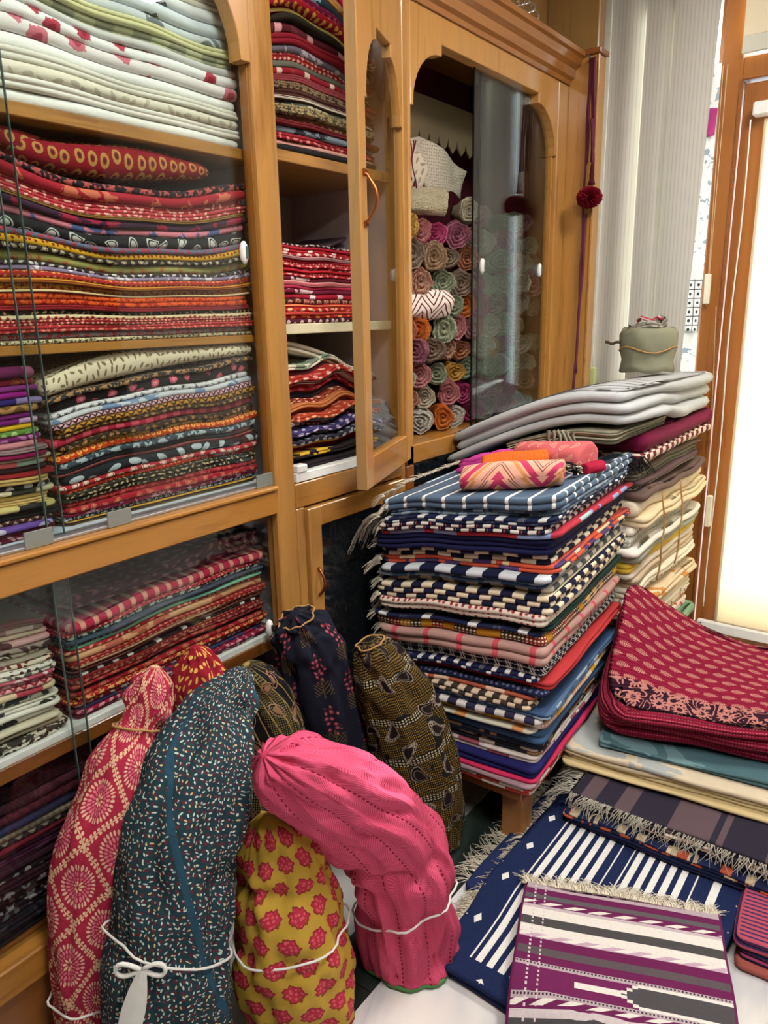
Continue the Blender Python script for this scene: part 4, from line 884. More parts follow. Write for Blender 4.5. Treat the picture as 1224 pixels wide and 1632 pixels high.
# ================================================================== RUG STACK
bench = empty('low_bench', (2.5, -.33, 0)); tag(bench, 'low wooden bench under the stacked rugs and quilts', 'bench')
kid(box('bench_top', (1.735, 3.32), (-.575, -.08), (.165, .198), WD, None, .004), bench)
for xx in (1.80, 3.2):
    for yy in (-.53, -.13): kid(box('leg', (xx-.035, xx+.035), (yy-.035, yy+.035), (0, .165), wood('leg_teak', '7a4a20', 'a8713c'), None, .004), bench)
RZ = rad(-86)
rugs = [(1.3,'dash','b8443a','d8d4c8',.15,'coral and white barred rug',1), (.6,'plain','9a8088','fff',1,'mauve grey rug',1), (.6,'plain','d03060','fff',1,'bright pink rug',1), (1.7,'plain','20205c','fff',1,'royal navy rug',2), (1.1,'bars','d4ccc4','9a5060',.07,'white and rose barred rug',2,'c8b8b8'),
 (1.3,'bars','24242e','b8b0a0',.05,'black and grey block rug',2,'8a6a48'), (.9,'bars','1c2438','303848',.06,'navy and slate block rug',2,'9a7a58'), (1.9,'plain','3f5f85','fff',1,'denim blue rug',1), (.5,'tick','c8c8b4','c88a50',.09,'pale cream rug',1), (1.0,'kilim','c8a088','e0d8c8',.045,'tan and yellow kilim rug',1,'d8a028'), (.9,'dash','2e2c48','d4d0cc',.06,'indigo and white barred rug',1),
 (.9,'bars','4a6484','30486a',.05,'faded blue rug',2,'8a9cb0'), (1.1,'dash','3a322c','d0bca4',.044,'brown and cream barred rug',1), (.7,'bars','a85844','d8b8a4',.06,'rust and cream rug',1,'c89080'), (.8,'dots','171d3a','5a6080',60,'dark navy speckled rug',1), (1.2,'plain','b03438','fff',1,'plain red rug',1), (.9,'tick','161c40','d8d8d8',.04,'navy rug with white ticks',2), (1.7,'hound','14182c','c8ccc4',.036,'black and white houndstooth rug',2),
 (2.4,'thin','b08c84','c0505c',.11,'grey pink rug with red slashes',2), (1.5,'kilim','8a3420','4a3a28',.036,'rust and ochre kilim rug',1,'c08a28'), (.5,'tick','1a2040','d8dce0',.075,'navy rug with sparse white ticks',1), (1.0,'plain','1c3a36','fff',1,'bottle green rug',1), (1.6,'dots','dcd2c4','b04040',52,'cream rug with red and navy dots',1,'202848'),
 (2.3,'dash','161a34','d8cbb0',.07,'navy rug with staggered cream bars',3), (.9,'dash','50585c','ccc4b4',.075,'grey and cream barred rug',1), (.9,'bars','3c5878','7890a4',.05,'steel blue rug',2,'283c5c'), (.8,'dash','121a38','c8d0d8',.10,'navy rug with pale blue bars',1), (1.1,'bars','c8543c','4c3a68',.06,'coral and purple rug',1,'dcc8a0'), (1.4,'dash','141830','d8cbb4',.085,'midnight rug with cream bars',2),
 (2.1,'plain','191a42','fff',1,'thick plain navy rug',3), (.7,'bars','b03444','8a9cc8',.09,'red and sky blue rug',1,'a8c0c8'), (1.1,'dash','131936','dcd8d0',.048,'navy rug with bold white bars',1,'b04848'), (.8,'tick','172040','d4d8d8',.06,'navy rug with small white bars',2), (.9,'bars','5a6c80','8898a8',.03,'grey blue fringed rug',2,'2c3c54'), (1.7,'thin','50647a','dfe2e2',.064,'steel blue rug with white stripes',2)]
rst = pile('folded_rug', 'the fringed rug stack', 'folded rugs on the low bench', (1.722, -.335, 0), RZ, .545, .68, .1985, 1.018, 1.054, 1.09, [tuple(['' if False else a for a in (r if r[0] < 1.0 or (len(r) > 6 and r[6] > 1) or r[1] in ('kilim',) else r[:6]+(2,)+r[7:])]) for r in rugs], 'rug', (1,), .026, .005, .034, 1, 31, (.05, -.01), nf=34, ns=16)
rgf = random.Random(5)
for i, o in enumerate(rst):
    o['label'] = 'folded '+o['label']
    if i in (9, 17, 18, 19, 21, 22, 23, 24, 25, 26, 28, 30, 31, 33, 34):
        zc = (rst[i+1].location.z-o.location.z)*.5 if i+1 < len(rst) else .012
        h = .545/2
        ed = [((-h+.02, .005, zc), (-.9, -.5)), ((-h-.002, .03, zc), (-1, -.15)), ((-h-.002, .16, zc), (-1, 0))]
        ed = [(p, Vector((d[0], d[1], 0))) for p, d in ed]
        fringe_on(o, ed, rgf.uniform(.028, .05), 40 if i < 34 else 50, FR_GREY if i in (18, 21, 23, 26, 28) else FR_CREAM, rgf, .0016, rgf.uniform(.5, 1.0))
o = rst[34]
fringe_on(o, [((-.27, .1, .022), Vector((-1, 0, 0))), ((-.27, .62, .022), Vector((-1, 0, 0)))], .035, 90, FR_CREAM, rgf, .0014, .3)
t3 = rst[31]; fringe_on(t3, [((-.275, .0, .01), Vector((-1, -.2, 0))), ((-.275, .10, .01), Vector((-1, -.1, 0)))], .07, 40, FR_GREY, rgf, .0016, 1.5, 'tassel')

# ================================================================== QUILT STACK BEHIND THE RUGS
WQ = 'stack beside the door'
qs = pile('folded_quilt', WQ, 'quilts stacked beside the door', (2.90, -.615, 0), 0, .80, .44, .1985, .935, .93, .93, [
 (1.1,'plain','cfc4a2','fff',1,'folded straw coloured cloth',3), (1.5,'plain','7ea888','fff',1,'folded sage green cloth',1), (1.2,'rose','e0d8cc','c04848',20,'folded white cloth with red flowers',2), (1.0,'blob','d8b890','c07848',10,'folded tan and orange cloth',2), (1.2,'blob','e4dccc','7a7468',14,'folded white cloth with grey print',2), (1.0,'plain','ddd2bc','fff',1,'folded cream cloth',2), (1.0,'blob','e0d8c8','3a342e',16,'folded white cloth with black specks',2), (1.2,'blob','dcc8a8','c88848',8,'folded cream cloth with orange patch',2), (1.2,'leaf','e2dccc','8a8474',24,'folded ivory cloth with grey sprigs',2), (1.1,'plain','e4dcc8','fff',1,'folded pale cream cloth',2), (1.2,'plain','bfae94','fff',1,'folded beige cloth',2),
 (.8,'plain','d8cebc','fff',1,'folded oatmeal cloth',1), (1.0,'plain','d8b840','fff',1,'folded yellow cloth',2), (1.0,'plain','9aa094','fff',1,'folded grey green cloth',1), (.8,'plain','e6e2d8','fff',1,'folded white cloth',1), (1.2,'rings','9a9a90','c8c8bc',60,'folded grey cloth with pale rings',1), (.9,'plain','e6e0d4','fff',1,'folded soft white cloth',1), (1.2,'plain','dccba6','fff',1,'folded buff cloth',2), (1.6,'plain','e4d8be','fff',1,'folded thick cream quilt',1), (.8,'plain','6a5650','fff',1,'folded brown cloth',1)],
 'quilt', (1,2), .03, .010, .035, 1, 51, nf=24, ns=10)
st = empty('binding_string', (2.7, -.66, .62)); tag(st, 'thin jute string tied round the yellow and cream cloths', 'string')
for xx in (2.62, 2.84): kid(tube('string_loop', [(xx+.01*math.sin(k), -.655-.012*math.sin(k/12*PI), .60+.33*k/12) for k in range(13)], .003, JUTE, None, 6), st)
pile('folded_quilt', 'upper door stack', 'quilts stacked beside the door', (2.90, -.60, 0), 0, .78, .43, .936, 1.046, 1.046, 1.042, [
 (1.3,'zig','d0cfc8','1e1e20',.022,'folded black and white patterned cloth',2), (1.2,'plain','5e4a4c','fff',1,'folded mauve brown cloth',1), (2.6,'lines','55544a','8a8878',.02,'folded dark olive grey blankets',4), (.9,'plain','6a5a50','fff',1,'folded taupe blanket',1), (1.0,'plain','d0b898','fff',1,'folded camel and cream cloth',2)],
 'quilt', (1,2), .03, .006, .02, 1, 52, nf=24, ns=10)
RQ = rad(-90)
def drop(c, k, p=2.0): return lambda x, y: -k*np.clip(-x-c, 0, 1)**p
d1 = drop(-.2, .46, 1.5)
o = fold('folded_cloth', .42, .85, lambda x, y: 1.0485+.0*x, lambda x, y: 1.082+.0*x, T('check', 'd8ccc0', '6a1e2c', .034), 1, .03, .014, loc=(2.45, -.42, 0), rz=RQ); tag(o, 'folded maroon and cream checked cloth in the stack beside the door', 'cloth')
o = fold('folded_quilt', .43, .86, lambda x, y: 1.0825+.0*x, lambda x, y: 1.148+.004*np.sin(x*8+y*5), T('plain', '74143e', 'fff', 1, None, .03), 1, .05, .028, loc=(2.45, -.42, 0), rz=RQ); tag(o, 'plump plum magenta quilt under the pale grey quilt', 'quilt')
BB = empty('folded_shawl', (2.22, -.3, 1.1)); tag(BB, 'olive and cream striped shawl with knotted tassels under the pale quilt', 'shawl')
sh = fold('shawl_cloth', .38, .5, lambda x, y: 1.151+.0*x+d1(x+.115, y), lambda x, y: 1.187+d1(x+.115, y)+.0*x, T('lines', '4a4a3c', 'a8a48e', .011), 4, .03, .010, loc=(0, 0, 0)); sh.parent = BB; sh.rotation_euler = (0, 0, RQ); sh.location = (-.02, -.13, -1.1)
tl = []
for k in range(6):
    yy = -.19+.017*k; tl.append([(-.022-.004*m+.004*math.sin(m*.9+k), yy-.006*m+.006*math.sin(m*1.3+k), .082-.013*m) for m in range(4+k % 3)])
strands('tassel', tl, .0085, flat('shawl_tassel', '8a8878', .9), BB, None)
qm = T('plain', 'b4b8ba', 'fff', 1)
def ztq(x, y): return d1(x, y)+.01*np.clip(y-.3, 0, 1)+.006*np.sin(x*7+y*3)
o = fold('folded_quilt', .64, 1.0, lambda x, y: 1.196+ztq(x, y)-.042*np.clip((y-.42)/.2, 0, 1), lambda x, y: 1.298+ztq(x, y)+.004*np.sin(y*6), qm, 3, .05, .034, 30, 14, wob=.006, loc=(2.235, -.315, 0), rz=RQ); tag(o, 'pale grey hand stitched quilt draped on top of the stack beside the door', 'quilt')
for k in range(3):
    tl = []
sm_ = flat('stitch_thread', '4a4e58', .9)
stl = []
for k in range(7):
    yy = .03+.02*k*(k+1)*.5; stl.append([(-.30+.6*m/24, yy+.02*math.sin(m*.5+k), float(1.2995+ztq(np.array([-.30+.6*m/24]), np.array([yy]))[0]+.006*math.sin(yy*6))) for m in range(25)])
sq = strands('stitching', stl, .0011, sm_, o)
bf = empty('black_fringe_shawl', (2.45, -.56, 1.03)); tag(bf, 'black shawl fringe spilling out beside the checked cloth', 'shawl')
lines = []
for k in range(70):
    a = rgf.uniform(-.5, .5); b = rgf.uniform(.10, .2); y0 = rgf.uniform(-.05, .05)
    lines.append([(.06-b*m/5, y0-.06*m/5+.1*a*(m/5)**2, .045+rgf.uniform(-.004, .004)-.03*(m/5)**2) for m in range(6)])
strands('fringe', lines, .0032, FR_DARK, bf)
kid(fold('shawl_cloth', .12, .3, lambda x, y: 1.05+0*x, lambda x, y: 1.082+0*x, T('plain', '1c1a1c'), 2, .02, .01, loc=(2.50, -.55, 0), rz=RQ), bf)
# grey parcel tied with string
def loft(name, rows, mat, parent=None, closed=True, uvs=None, cap=True): return mesh_grid(name, np.array(rows), closed, cap, uvs, mat, parent)
pc = empty('cloth_parcel', (3.05, -.43, 1.308)); tag(pc, 'grey green cloth parcel tied with twine standing in front of the curtain', 'parcel')
rows = []
for k in range(9):
    t = k/8; z = .0+.165*t; rr = .095*(1.0-.06*math.sin(t*PI*2)-.05*(t > .9)); rows.append([(rr*.95*math.cos(a*2*PI/28)+.004*math.sin(a*1.7+k), rr*1.1*math.sin(a*2*PI/28)+.004*math.sin(a*2.9+k), z+.006*math.sin(a*1.1)) for a in range(28)])
loft('parcel_body', rows, T('blob', '8a8a74', '6a6a58', 20), pc)
fold_o = fold('top_flap', .13, .12, lambda x, y: .166+.0*x, lambda x, y: .19+.01*np.sin(x*40)+.012*np.sin(y*50), T('blob', '77746c', 'a8a49a', 20), 2, .03, .01, loc=(0, -.06, 0)); fold_o.parent = pc
tube('red_scrap', [(-.02+.02*math.sin(k*1.3), -.05+.018*k, .20+.008*math.sin(k*2.1)) for k in range(6)], .007, T('tick', 'b03a4a', 'e0c8c8', .02), pc, 6)
tube('twine', [(.097*math.cos(a*2*PI/24), .109*math.sin(a*2*PI/24), .085+.012*math.sin(a*.8)) for a in range(24)], .003, JUTE, pc, 5, True)
tube('twig', [(-.06, .09+.01*k, .11+.004*math.sin(k*1.4)) for k in range(7)], .006, flat('twig_bark', '4a3a2a', .9), pc, 6)

# ------------------------------------------------------------------ rolled scarves on the rug stack
def scarf_roll(name, a, b, r, mat, label, seed, squash=.8, cat='scarf', bulge=.12):
    rg = random.Random(seed); a = Vector(a); b = Vector(b); ax = (b-a); L = ax.length; ax.normalize(); sd = ax.cross(Vector((0, 0, 1))).normalized(); up = Vector((0, 0, 1)); rows = []; uv = []
    ph = rg.uniform(0, 6)
    prof = [(-.0, .10), (.012, .45), (.0, .8), (.02, 1.0)] + [(t/14, 1+bulge*math.sin(t/14*PI)) for t in range(1, 14)] + [(.98, 1.0), (1.0, .8), (.985, .45), (1.0, .1)]
    for (t, q) in prof:
        row = []; u = []
        for j in range(28):
            th = 2*PI*j/28; rr = r*q*(1+.05*math.sin(3*th+ph+t*5)+.03*math.sin(6*th-t*9))
            z = rr*math.sin(th)*squash
            p = a+ax*(L*t)+sd*(rr*math.cos(th))+up*(r*squash*1.02+max(z, -r*squash)); row.append(tuple(p)); u.append((th*r, L*t+q*r*.3))
        rows.append(row); uv.append(u)
    o = mesh_grid(name, np.array(rows), True, True, np.array(uv, float), mat); return tag(o, label, cat)
def tz(y): return 1.0565-(y+.335)*.13
PZ = new_mat('pink_chevron_scarf'); u, v, _ = sep(uvmap()); q_ = ab(fr((v-.01)*4.2)-.5); w_ = fr(u*7.0+q_*2.6)
cc = mixc(w_ < .22, lin('dca08a'), lin('b83058')); cc = mixc((w_ > .40)*(w_ < .44), cc, lin('6a3a38')); cc = mixc((w_ > .50)*(w_ < .53), cc, lin('6a3a38')); cc = mixc((w_ > .78)*(w_ < .92), cc, lin('c8864a'))
finish(cc, .7, bump(noise(uvmap(), 60, 3), .4, .003), .3)
scarf_roll('rolled_scarf', (1.80, -.33, tz(-.33)), (1.88, -.60, tz(-.60)), .048, PZ, 'pink rolled scarf with magenta chevrons on the striped blue rug', 3, .72)
scarf_roll('rolled_scarf', (1.96, -.30, tz(-.30)), (2.06, -.47, tz(-.47)), .046, T('lines', 'c85a1c', 'd87030', .004), 'orange rolled scarf tied with thread on the striped blue rug', 4, .8)
o = scarf_roll('rolled_scarf', (2.16, -.33, tz(-.33)), (2.08, -.59, tz(-.59)), .050, T('pais', 'd0666a', 'e8b098', 24, 'd88a80'), 'coral pink rolled scarf with paisley embroidery on the rug stack', 5, .85)
scarf_roll('cloth_scrap', (2.02, -.60, tz(-.6)), (2.08, -.63, tz(-.63)), .02, T('plain', 'a01838'), 'small crimson cloth end beside the coral scarf', 6, .8, 'cloth')
rp = empty('rope_skein', (2.2, -.2, 1.04)); tag(rp, 'magenta braided rope skein lying behind the orange scarf', 'rope')
MG = T('zig', 'b8288a', 'd85ab0', .008)
for k in range(9):
    a = k/8; kid(tube('rope_strand', [(2.08+.10*a+.012*math.sin(m*.7+k), -.14-.26*m/14, tz(-.14-.26*m/14)+.009+.012*(k % 3)+.02*math.sin(m/14*PI)+.004*math.sin(m+k)) for m in range(15)], .0085, MG, None, 7), rp)
kid(tube('rope_strand', [(1.99+.02*math.sin(m), -.22-.01*m+.03*math.sin(m*.5), tz(-.25)+.009+.006*m) for m in range(10)], .0085, MG, None, 7), rp)
ts = empty('tassel_bunch', (1.98, -.55, 1.08)); tag(ts, 'black and white tassel bunch between the pink and coral scarves', 'tassel')
lines = [[(rgf.uniform(-.02, .02)+.0*m, -.05+.028*m+rgf.uniform(-.008, .008), .03+.012*math.sin(m)+rgf.uniform(-.012, .012)) for m in range(4)] for k in range(60)]
strands('tassel_threads', lines[:40], .003, FR_DARK, ts); strands('pale_threads', lines[40:], .003, FR_CREAM, ts)

# ================================================================== CLOTH BUNDLES
def catmull(K, t):
    n = len(K)-1; f = t*n; i = min(int(f), n-1); q = f-i
    a, b, c, d = K[max(i-1, 0)], K[i], K[i+1], K[min(i+2, n)]
    return .5*((2*b)+(c-a)*q+(2*a-5*b+4*c-d)*q*q+(3*b-a-3*c+d)*q**3)
LAT = Vector((.60, -.80, 0))
def bundle(name, keys, mat, label, ties=(), seed=1, wr=.006, depth=.85, na=56, nl=84, gather=(), flatten=0.0, cat='bundle', long_folds=.004, twist=0.0, dents=()):
    """a soft sack: keys = (x,y,z,radius) from the foot to the mouth; ties = (t, material, tilt)"""
    rg = random.Random(seed); K = np.array(keys, float); root = empty(name, (K[0][0], K[0][1], 0)); tag(root, label, cat)
    off = rg.uniform(0, 50); ph = rg.uniform(0, 6)
    S = [catmull(K, k/400) for k in range(401)]; L = [0.0]
    for k in range(400): L.append(L[-1]+float(np.linalg.norm(S[k+1][:3]-S[k][:3])))
    def surf(t, th, grow=0.0, sf_=1.0):
        t = min(max(t, 0.0), 1.0)
        p = catmull(K, t); d = catmull(K, min(t+.01, 1))-catmull(K, max(t-.01, 0)); tan = Vector(d[:3]).normalized()
        lat = (LAT-tan*LAT.dot(tan)).normalized(); dep = tan.cross(lat)
        r = max(float(p[3]), .004)
        e = min(t/.05, 1.0); r *= math.sqrt(max(0.0, 1-(1-e)**2))*.95+.05          # rounded foot
        c = math.cos(th); s = math.sin(th)
        w = 0.0
        for tt, _, _ in ties: w += math.exp(-((t-tt)/.035)**2)
        for tt in gather: w += math.exp(-((t-tt)/.06)**2)
        r *= 1-.07*min(w, 1.0)
        q = Vector((c*2.2+off, s*2.2, t*7.0)); n1 = mnoise.noise(q); n2 = mnoise.noise(Vector((c*6+off, s*6, t*11.0)))
        fold_ = long_folds*math.sin(th*9+ph+4*n1)*(.3+min(w, 1.3)*1.4)+.4*long_folds*math.sin(th*21+t*9+3*n1)*min(w, 1)
        rdg = (1-abs(mnoise.noise(Vector((c*3.1+off+9, s*3.1, t*5.0+c*1.5)))*2.2)); rdg = max(rdg, 0)**3
        dn = 0.0
        for (dt, dth, dd, wt, wth) in dents:
            da = (th-dth+PI) % (2*PI)-PI; dn += dd*math.exp(-((t-dt-.02*math.sin(th*2))/wt)**2-(da/wth)**2)
        rr = r-dn*sf_+min(1.0, r/.05)*sf_*(-wr*1.1*rdg)+min(1.0, r/.05)*(wr*1.7*n1+sf_*(wr*.8*n2+fold_))+grow
        v = Vector(p[:3])+lat*(c*rr)+dep*(s*rr*depth)
        v.z = max(v.z, .003)
        return v
    P = np.zeros((nl+1, na, 3)); UV = np.zeros((nl+1, na, 2)); rm = float(np.mean(K[:, 3]))
    for i in range(nl+1):
        t = i/nl; v_ = L[int(t*400)]
        for j in range(na):
            th = 2*PI*j/na; P[i, j] = surf(t, th+twist*t); UV[i, j] = (th*.11, v_)
    kid(mesh_grid('bag', P, True, True, UV, mat), root)
    for (tt, m, tilt) in ties:
        pts = [surf(tt+tilt*math.cos(2*PI*k/40), 2*PI*k/40, .008, 0.0) for k in range(40)]
        kid(tube('tie_string', pts, .0026, m, None, 6, True), root)
    root['dummy'] = 0; del root['dummy']
    return root, surf
def nm(): return sep(uvmap())
# teal seed print
TEAL = new_mat('teal_seed_print'); u, v, _ = nm(); uu = u; 
d, c, dx, dy = cellpos(u, v, 98, .75); r_, g_, b_ = sep(c); ax, ay = rotxy(dx, dy, r_*6.28)
nz = noise(uvmap(), 8, 3); col = mixc(nz, lin('172a32'), lin('27434c')); big = noise(uvmap(), 5, 2)
col = mixc((ax*ax*11.0+ay*ay*46.0) < 1.0, col, mixc(b_ > .8, lin('b8c4bc'), lin('c8b484')))
d2, c2, _ = voro(vec(u*70.0+.4, v*70.0+.2), .3); col = mixc((d2 < .2), col, lin('5e2430'))
band = fr((u*.9+v*.35)*2.9+.1) < .035; col = mixc(band, col, lin('24465a'))
finish(col, .85, bump(noise(uvmap(), 90, 3)+noise(uvmap(), 16, 2)*2.0, .5, .004), .2)
# red mandala print
MAND = new_mat('red_mandala_print'); u, v, _ = nm(); k = 8.6
a = (u+v)*k*.707; b = (v-u)*k*.707; fx = fr(a)-.5; fy = fr(b)-.5; r = mt('SQRT', fx*fx+fy*fy); th = mt('ARCTAN2', fy, fx)
col = mixc(noise(uvmap(), 7, 2), lin('8e1830'), lin('b02a48'))
def petal(rc_, w_, n_): return ((((r-rc_)*(1.0/w_))*((r-rc_)*(1.0/w_))+mt('POWER', sn(th*(n_/2.0)), 2.0)*1.35) < 1.0)
for rc_, w_, n_, cl in ((.335, .05, 30.0, 'dcb09a'), (.235, .045, 22.0, 'd07a88'), (.15, .035, 16.0, 'c86878'), (.07, .045, 8.0, 'e0bc9c')): col = mixc(petal(rc_, w_, n_), col, lin(cl))
def vine(f_, g_):
    e = mt('ABSOLUTE', ab(f_)-.5); z = fr(g_*11.0)-.5; y = e*13.0-.5
    return mx((z*z*9.0+y*y*9.0) < 1.0, (e < .01))
col = mixc(vine(fx, fy), col, lin('dcb896')); col = mixc(vine(fy, fx), col, lin('dcb896'))
finish(col, .8, bump(noise(uvmap(), 120, 2)+noise(uvmap(), 14, 2)*2.0, .4, .004), .25)
# yellow with red flowers
YEL = new_mat('yellow_flower_print'); u, v, _ = nm(); k = 19.0
row = fl(v*k); fx = fr(u*k*.9+row*.5)-.5; fy = fr(v*k)-.5; r = mt('SQRT', fx*fx+fy*fy*1.1); th = mt('ARCTAN2', fy, fx)
col = mixc(noise(uvmap(), 6, 2), lin('a8862a'), lin('c4a23e')); lim = .37+.03*cs(th*7.0)+.02*cs(th*13.0)
col = mixc((r < lim), col, lin('8a2030')); col = mixc((r < lim*.86), col, lin('b22a3e'))
d, c, _ = voro(vec(u*110.0, v*110.0), .6); col = mixc((r < lim*.75)*(d < .3), col, lin('d0586a')); col = mixc((fy < -.18)*(r < lim)*(ab(fx) > .12), col, lin('8a3a28'))
finish(col, .75, bump(noise(uvmap(), 14, 3), .5, .006), .3)
# pink herringbone
PINK = new_mat('pink_herringbone'); u, v, _ = nm(); z = ab(fr(u*15.0)-.5); hh = fr(v*150.0+z*14.0)
col = mixc(noise(uvmap(), 8, 2), lin('d84a70'), lin('ec6a90')); col = mixc(hh < .35, col, lin('c03a5c')); 
eye = (z < .03)*(fr(v*75.0) < .5); col = mixc(eye, col, lin('8e1c3c'))
finish(col, .85, bump(hh*.8+noise(uvmap(), 60, 2), .6, .003), .2)
# black olive paisley
OLI = new_mat('olive_paisley_print'); u, v, _ = nm()
col = lin('15130f'); gx = fr(u*185.0)-.5; gy = fr(v*140.0)-.5; big = noise(uvmap(), 9, 2, .5, .4)
col = mixc(((gx*gx*1.4+gy*gy) < .085)*(big > .36), col, lin('94762a'))
bz = fr(v*8.0+sn(u*14.0)*.10); wx = fr(u*105.0)-.5; bandm = bz < .17; rows_ = fr(bz*17.6)-.5
col = mixc(bandm, col, lin('100f0d')); col = mixc(bandm*((wx*wx*.8+rows_*rows_) < .09), col, lin('b8ae8c'))
d, c, dx, dy = cellpos(u, v, 10.5, .6); r_, g_, b_ = sep(c); ax, ay = rotxy(dx, dy, r_*6.28); ay2 = ay-ax*ax*1.2+.05; w = .18-.22*ax; e = ax*ax*8.0+(ay2*ay2)/(w*w)
dd, _, _ = voro(vec(u*170.0, v*170.0), .5)
col = mixc((e < 1.0), col, lin('100e0e')); col = mixc((e < 1.0)*(e > .86), col, lin('8a8078')); col = mixc((e < .84)*(dd > .38)*(b_ > .45), col, lin('9a9080')); col = mixc((e < .5), col, lin('1c1214')); col = mixc((e < .5)*(e > .40), col, lin('7a6a60'))
finish(col, .8, bump(noise(uvmap(), 18, 2), .4, .004), .2)
# navy floral
NAVY = new_mat('navy_floral_print'); u, v, _ = nm(); k = 10.0
row = fl(u*k); fx = fr(u*k)-.5; fy = fr(v*k*.62+row*.5)-.5; r = mt('SQRT', fx*fx*1.6+(fy-.08)*(fy-.08)); d, c, _ = voro(vec(u*60.0, v*60.0), .5); th = mt('ARCTAN2', fy-.08, fx)
lim = .30*(.85+.15*cs(th*9.0)); col = mixc(noise(uvmap(), 8, 2), lin('10121e'), lin('1b1e2e'))
col = mixc((r < lim)*(d < .36), col, lin('7e2c40')); col = mixc((r < lim)*(d < .18), col, lin('b06a70'))
lf = (ab(fr(ab(fx)*-12.0+fy*14.0)-.5) < .17)*(ab(fx) < .26)*(fy < -.16)*(fy > -.42); col = mixc(mx(lf, (ab(fx) < .018)*(fy < -.1)), col, lin('5e4e34'))
finish(col, .85, bump(noise(uvmap(), 14, 2), .5, .005), .2)
LEAFR = T('leaf', '8e1a2a', 'd8ac58', 38); 
BGOLD = new_mat('black_gold_border_print'); u, v, _ = nm()
col = mixc((fr(u*26.0+v*9.0) < .1), lin('131216'), lin('a0884a')); g1 = (fr(u*150.0)-.5); g2 = fr(v*150.0)-.5
col = mixc((fr(u*5.0+v*2.0) > .45)*((g1*g1+g2*g2) < .1), col, lin('7e7442')); d, c, dx, dy = cellpos(u, v, 11.0, .5); r_, g_, b_ = sep(c); ax, ay = rotxy(dx, dy, r_*6.28); e = ax*ax*9.0+ay*ay*30.0
col = mixc((e < 1.0)*(e > .75), col, lin('a07468')); col = mixc((e < .3), col, lin('8a6a50'))
finish(col, .8, bump(noise(uvmap(), 18, 2), .4, .004), .2)

bundle('cloth_bundle', [(.640, -.09, .0, .075), (.645, -.09, .10, .080), (.648, -.09, .20, .080), (.688, -.09, .356, .096), (.736, -.09, .495, .099), (.796, -.09, .605, .084), (.843, -.09, .690, .043), (.868, -.09, .729, .052), (.887, -.09, .775, .045), (.897, -.09, .81, .012)], MAND, 'red bundle with cream mandala print leaning on the cabinet drawers', [(.16, STRING, .0), (.66, JUTE, .012)], 1, .009, .72, dents=((.36, -1.2, .012, .05, .8), (.5, -2.2, .01, .04, .6)))
bundle('cloth_bundle', [(1.0, -.10, .25, .03), (.99, -.10, .40, .08), (.985, -.10, .557, .082), (.995, -.10, .667, .073), (1.003, -.10, .745, .062), (1.001, -.10, .80, .036), (.995, -.10, .822, .008)], LEAFR, 'red bundle with yellow leaf print behind the teal bundle', [], 2, .006, .75, gather=(.8,))
rt, sf = bundle('cloth_bundle', [(.70, -.285, .0, .118), (.700, -.285, .10, .126), (.717, -.285, .276, .130), (.756, -.275, .406, .124), (.815, -.26, .538, .125), (.876, -.245, .646, .110), (.939, -.24, .724, .080), (.997, -.24, .770, .045), (1.03, -.24, .785, .012)], TEAL, 'dark teal bundle with white seed print tied with white string', [(.30, STRING, -.02)], 3, .012, .78, na=72, nl=120, gather=(.86,), dents=((.44, -.25, .030, .03, .7), (.66, -1.9, .012, .05, .7), (.80, -1.0, .016, .03, .9)))
# bow on the teal bundle
bp = sf(.30, -1.75, .012)
for s, q in ((-1, .055), (1, .05)):
    kid(tube('bow_loop', [(bp.x+.6*s*q*math.sin(k/12*PI)*.9, bp.y-.8*s*q*math.sin(k/12*PI)*.9-.006, bp.z-.004+.014*math.sin(k/12*2*PI)) for k in range(13)], .0045, STRING, None, 6), rt)
rows = []
for k in range(12):
    t = k/11; cx, cy = bp.x-.028*t-.012*t, bp.y+.02*t-.012; w = .006+.016*math.sin(min(t*1.3, 1)*PI*.6); rows.append([(cx+.6*w*m, cy-.8*w*m-.004*(1-m*m), bp.z-.15*t) for m in (-1, -.3, .3, 1)])
rows2 = rows+[[(p[0]-.0025, p[1]+.0025, p[2]) for p in r_] for r_ in rows[::-1]]
kid(mesh_grid('bow_tail', np.array(rows2), False, False, None, STRING), rt)
bundle('cloth_bundle', [(1.196, -.11, .20, .05), (1.196, -.11, .30, .092), (1.200, -.11, .482, .095), (1.18, -.11, .618, .078), (1.154, -.11, .692, .05), (1.14, -.11, .722, .01)], BGOLD, 'black bundle with gold striped border behind the pink bundle', [], 5, .006, .75)
bundle('cloth_bundle', [(1.442, -.125, .0, .09), (1.442, -.125, .158, .115), (1.423, -.12, .372, .118), (1.383, -.115, .585, .108), (1.352, -.11, .707, .090), (1.332, -.11, .765, .066), (1.316, -.11, .795, .016)], NAVY, 'navy bundle with dark pink floral print beside the rug stack', [(.90, JUTE, .01)], 6, .012, .75, gather=(.86,), long_folds=.008)
bundle('cloth_bundle', [(1.600, -.355, .0, .085), (1.592, -.35, .108, .100), (1.560, -.335, .305, .118), (1.522, -.30, .478, .106), (1.487, -.27, .605, .082), (1.465, -.255, .672, .062), (1.455, -.25, .705, .016)], OLI, 'tall black and olive paisley bundle leaning on the rug stack', [(.93, JUTE, .01)], 7, .010, .80, gather=(.9,))
ry, sfy = bundle('cloth_bundle', [(.955, -.42, .0, .118), (.95, -.42, .055, .128), (.945, -.42, .174, .133), (.945, -.41, .299, .122), (.945, -.39, .42, .098), (.94, -.375, .50, .06), (.94, -.37, .53, .01)], YEL, 'yellow bundle with red flower print tied round its middle', [(.43, STRING, .02)], 8, .010, .80, gather=(.62,), nl=110, dents=((.61, -1.9, .022, .025, 1.0), (.75, -1.2, .010, .03, .7)))
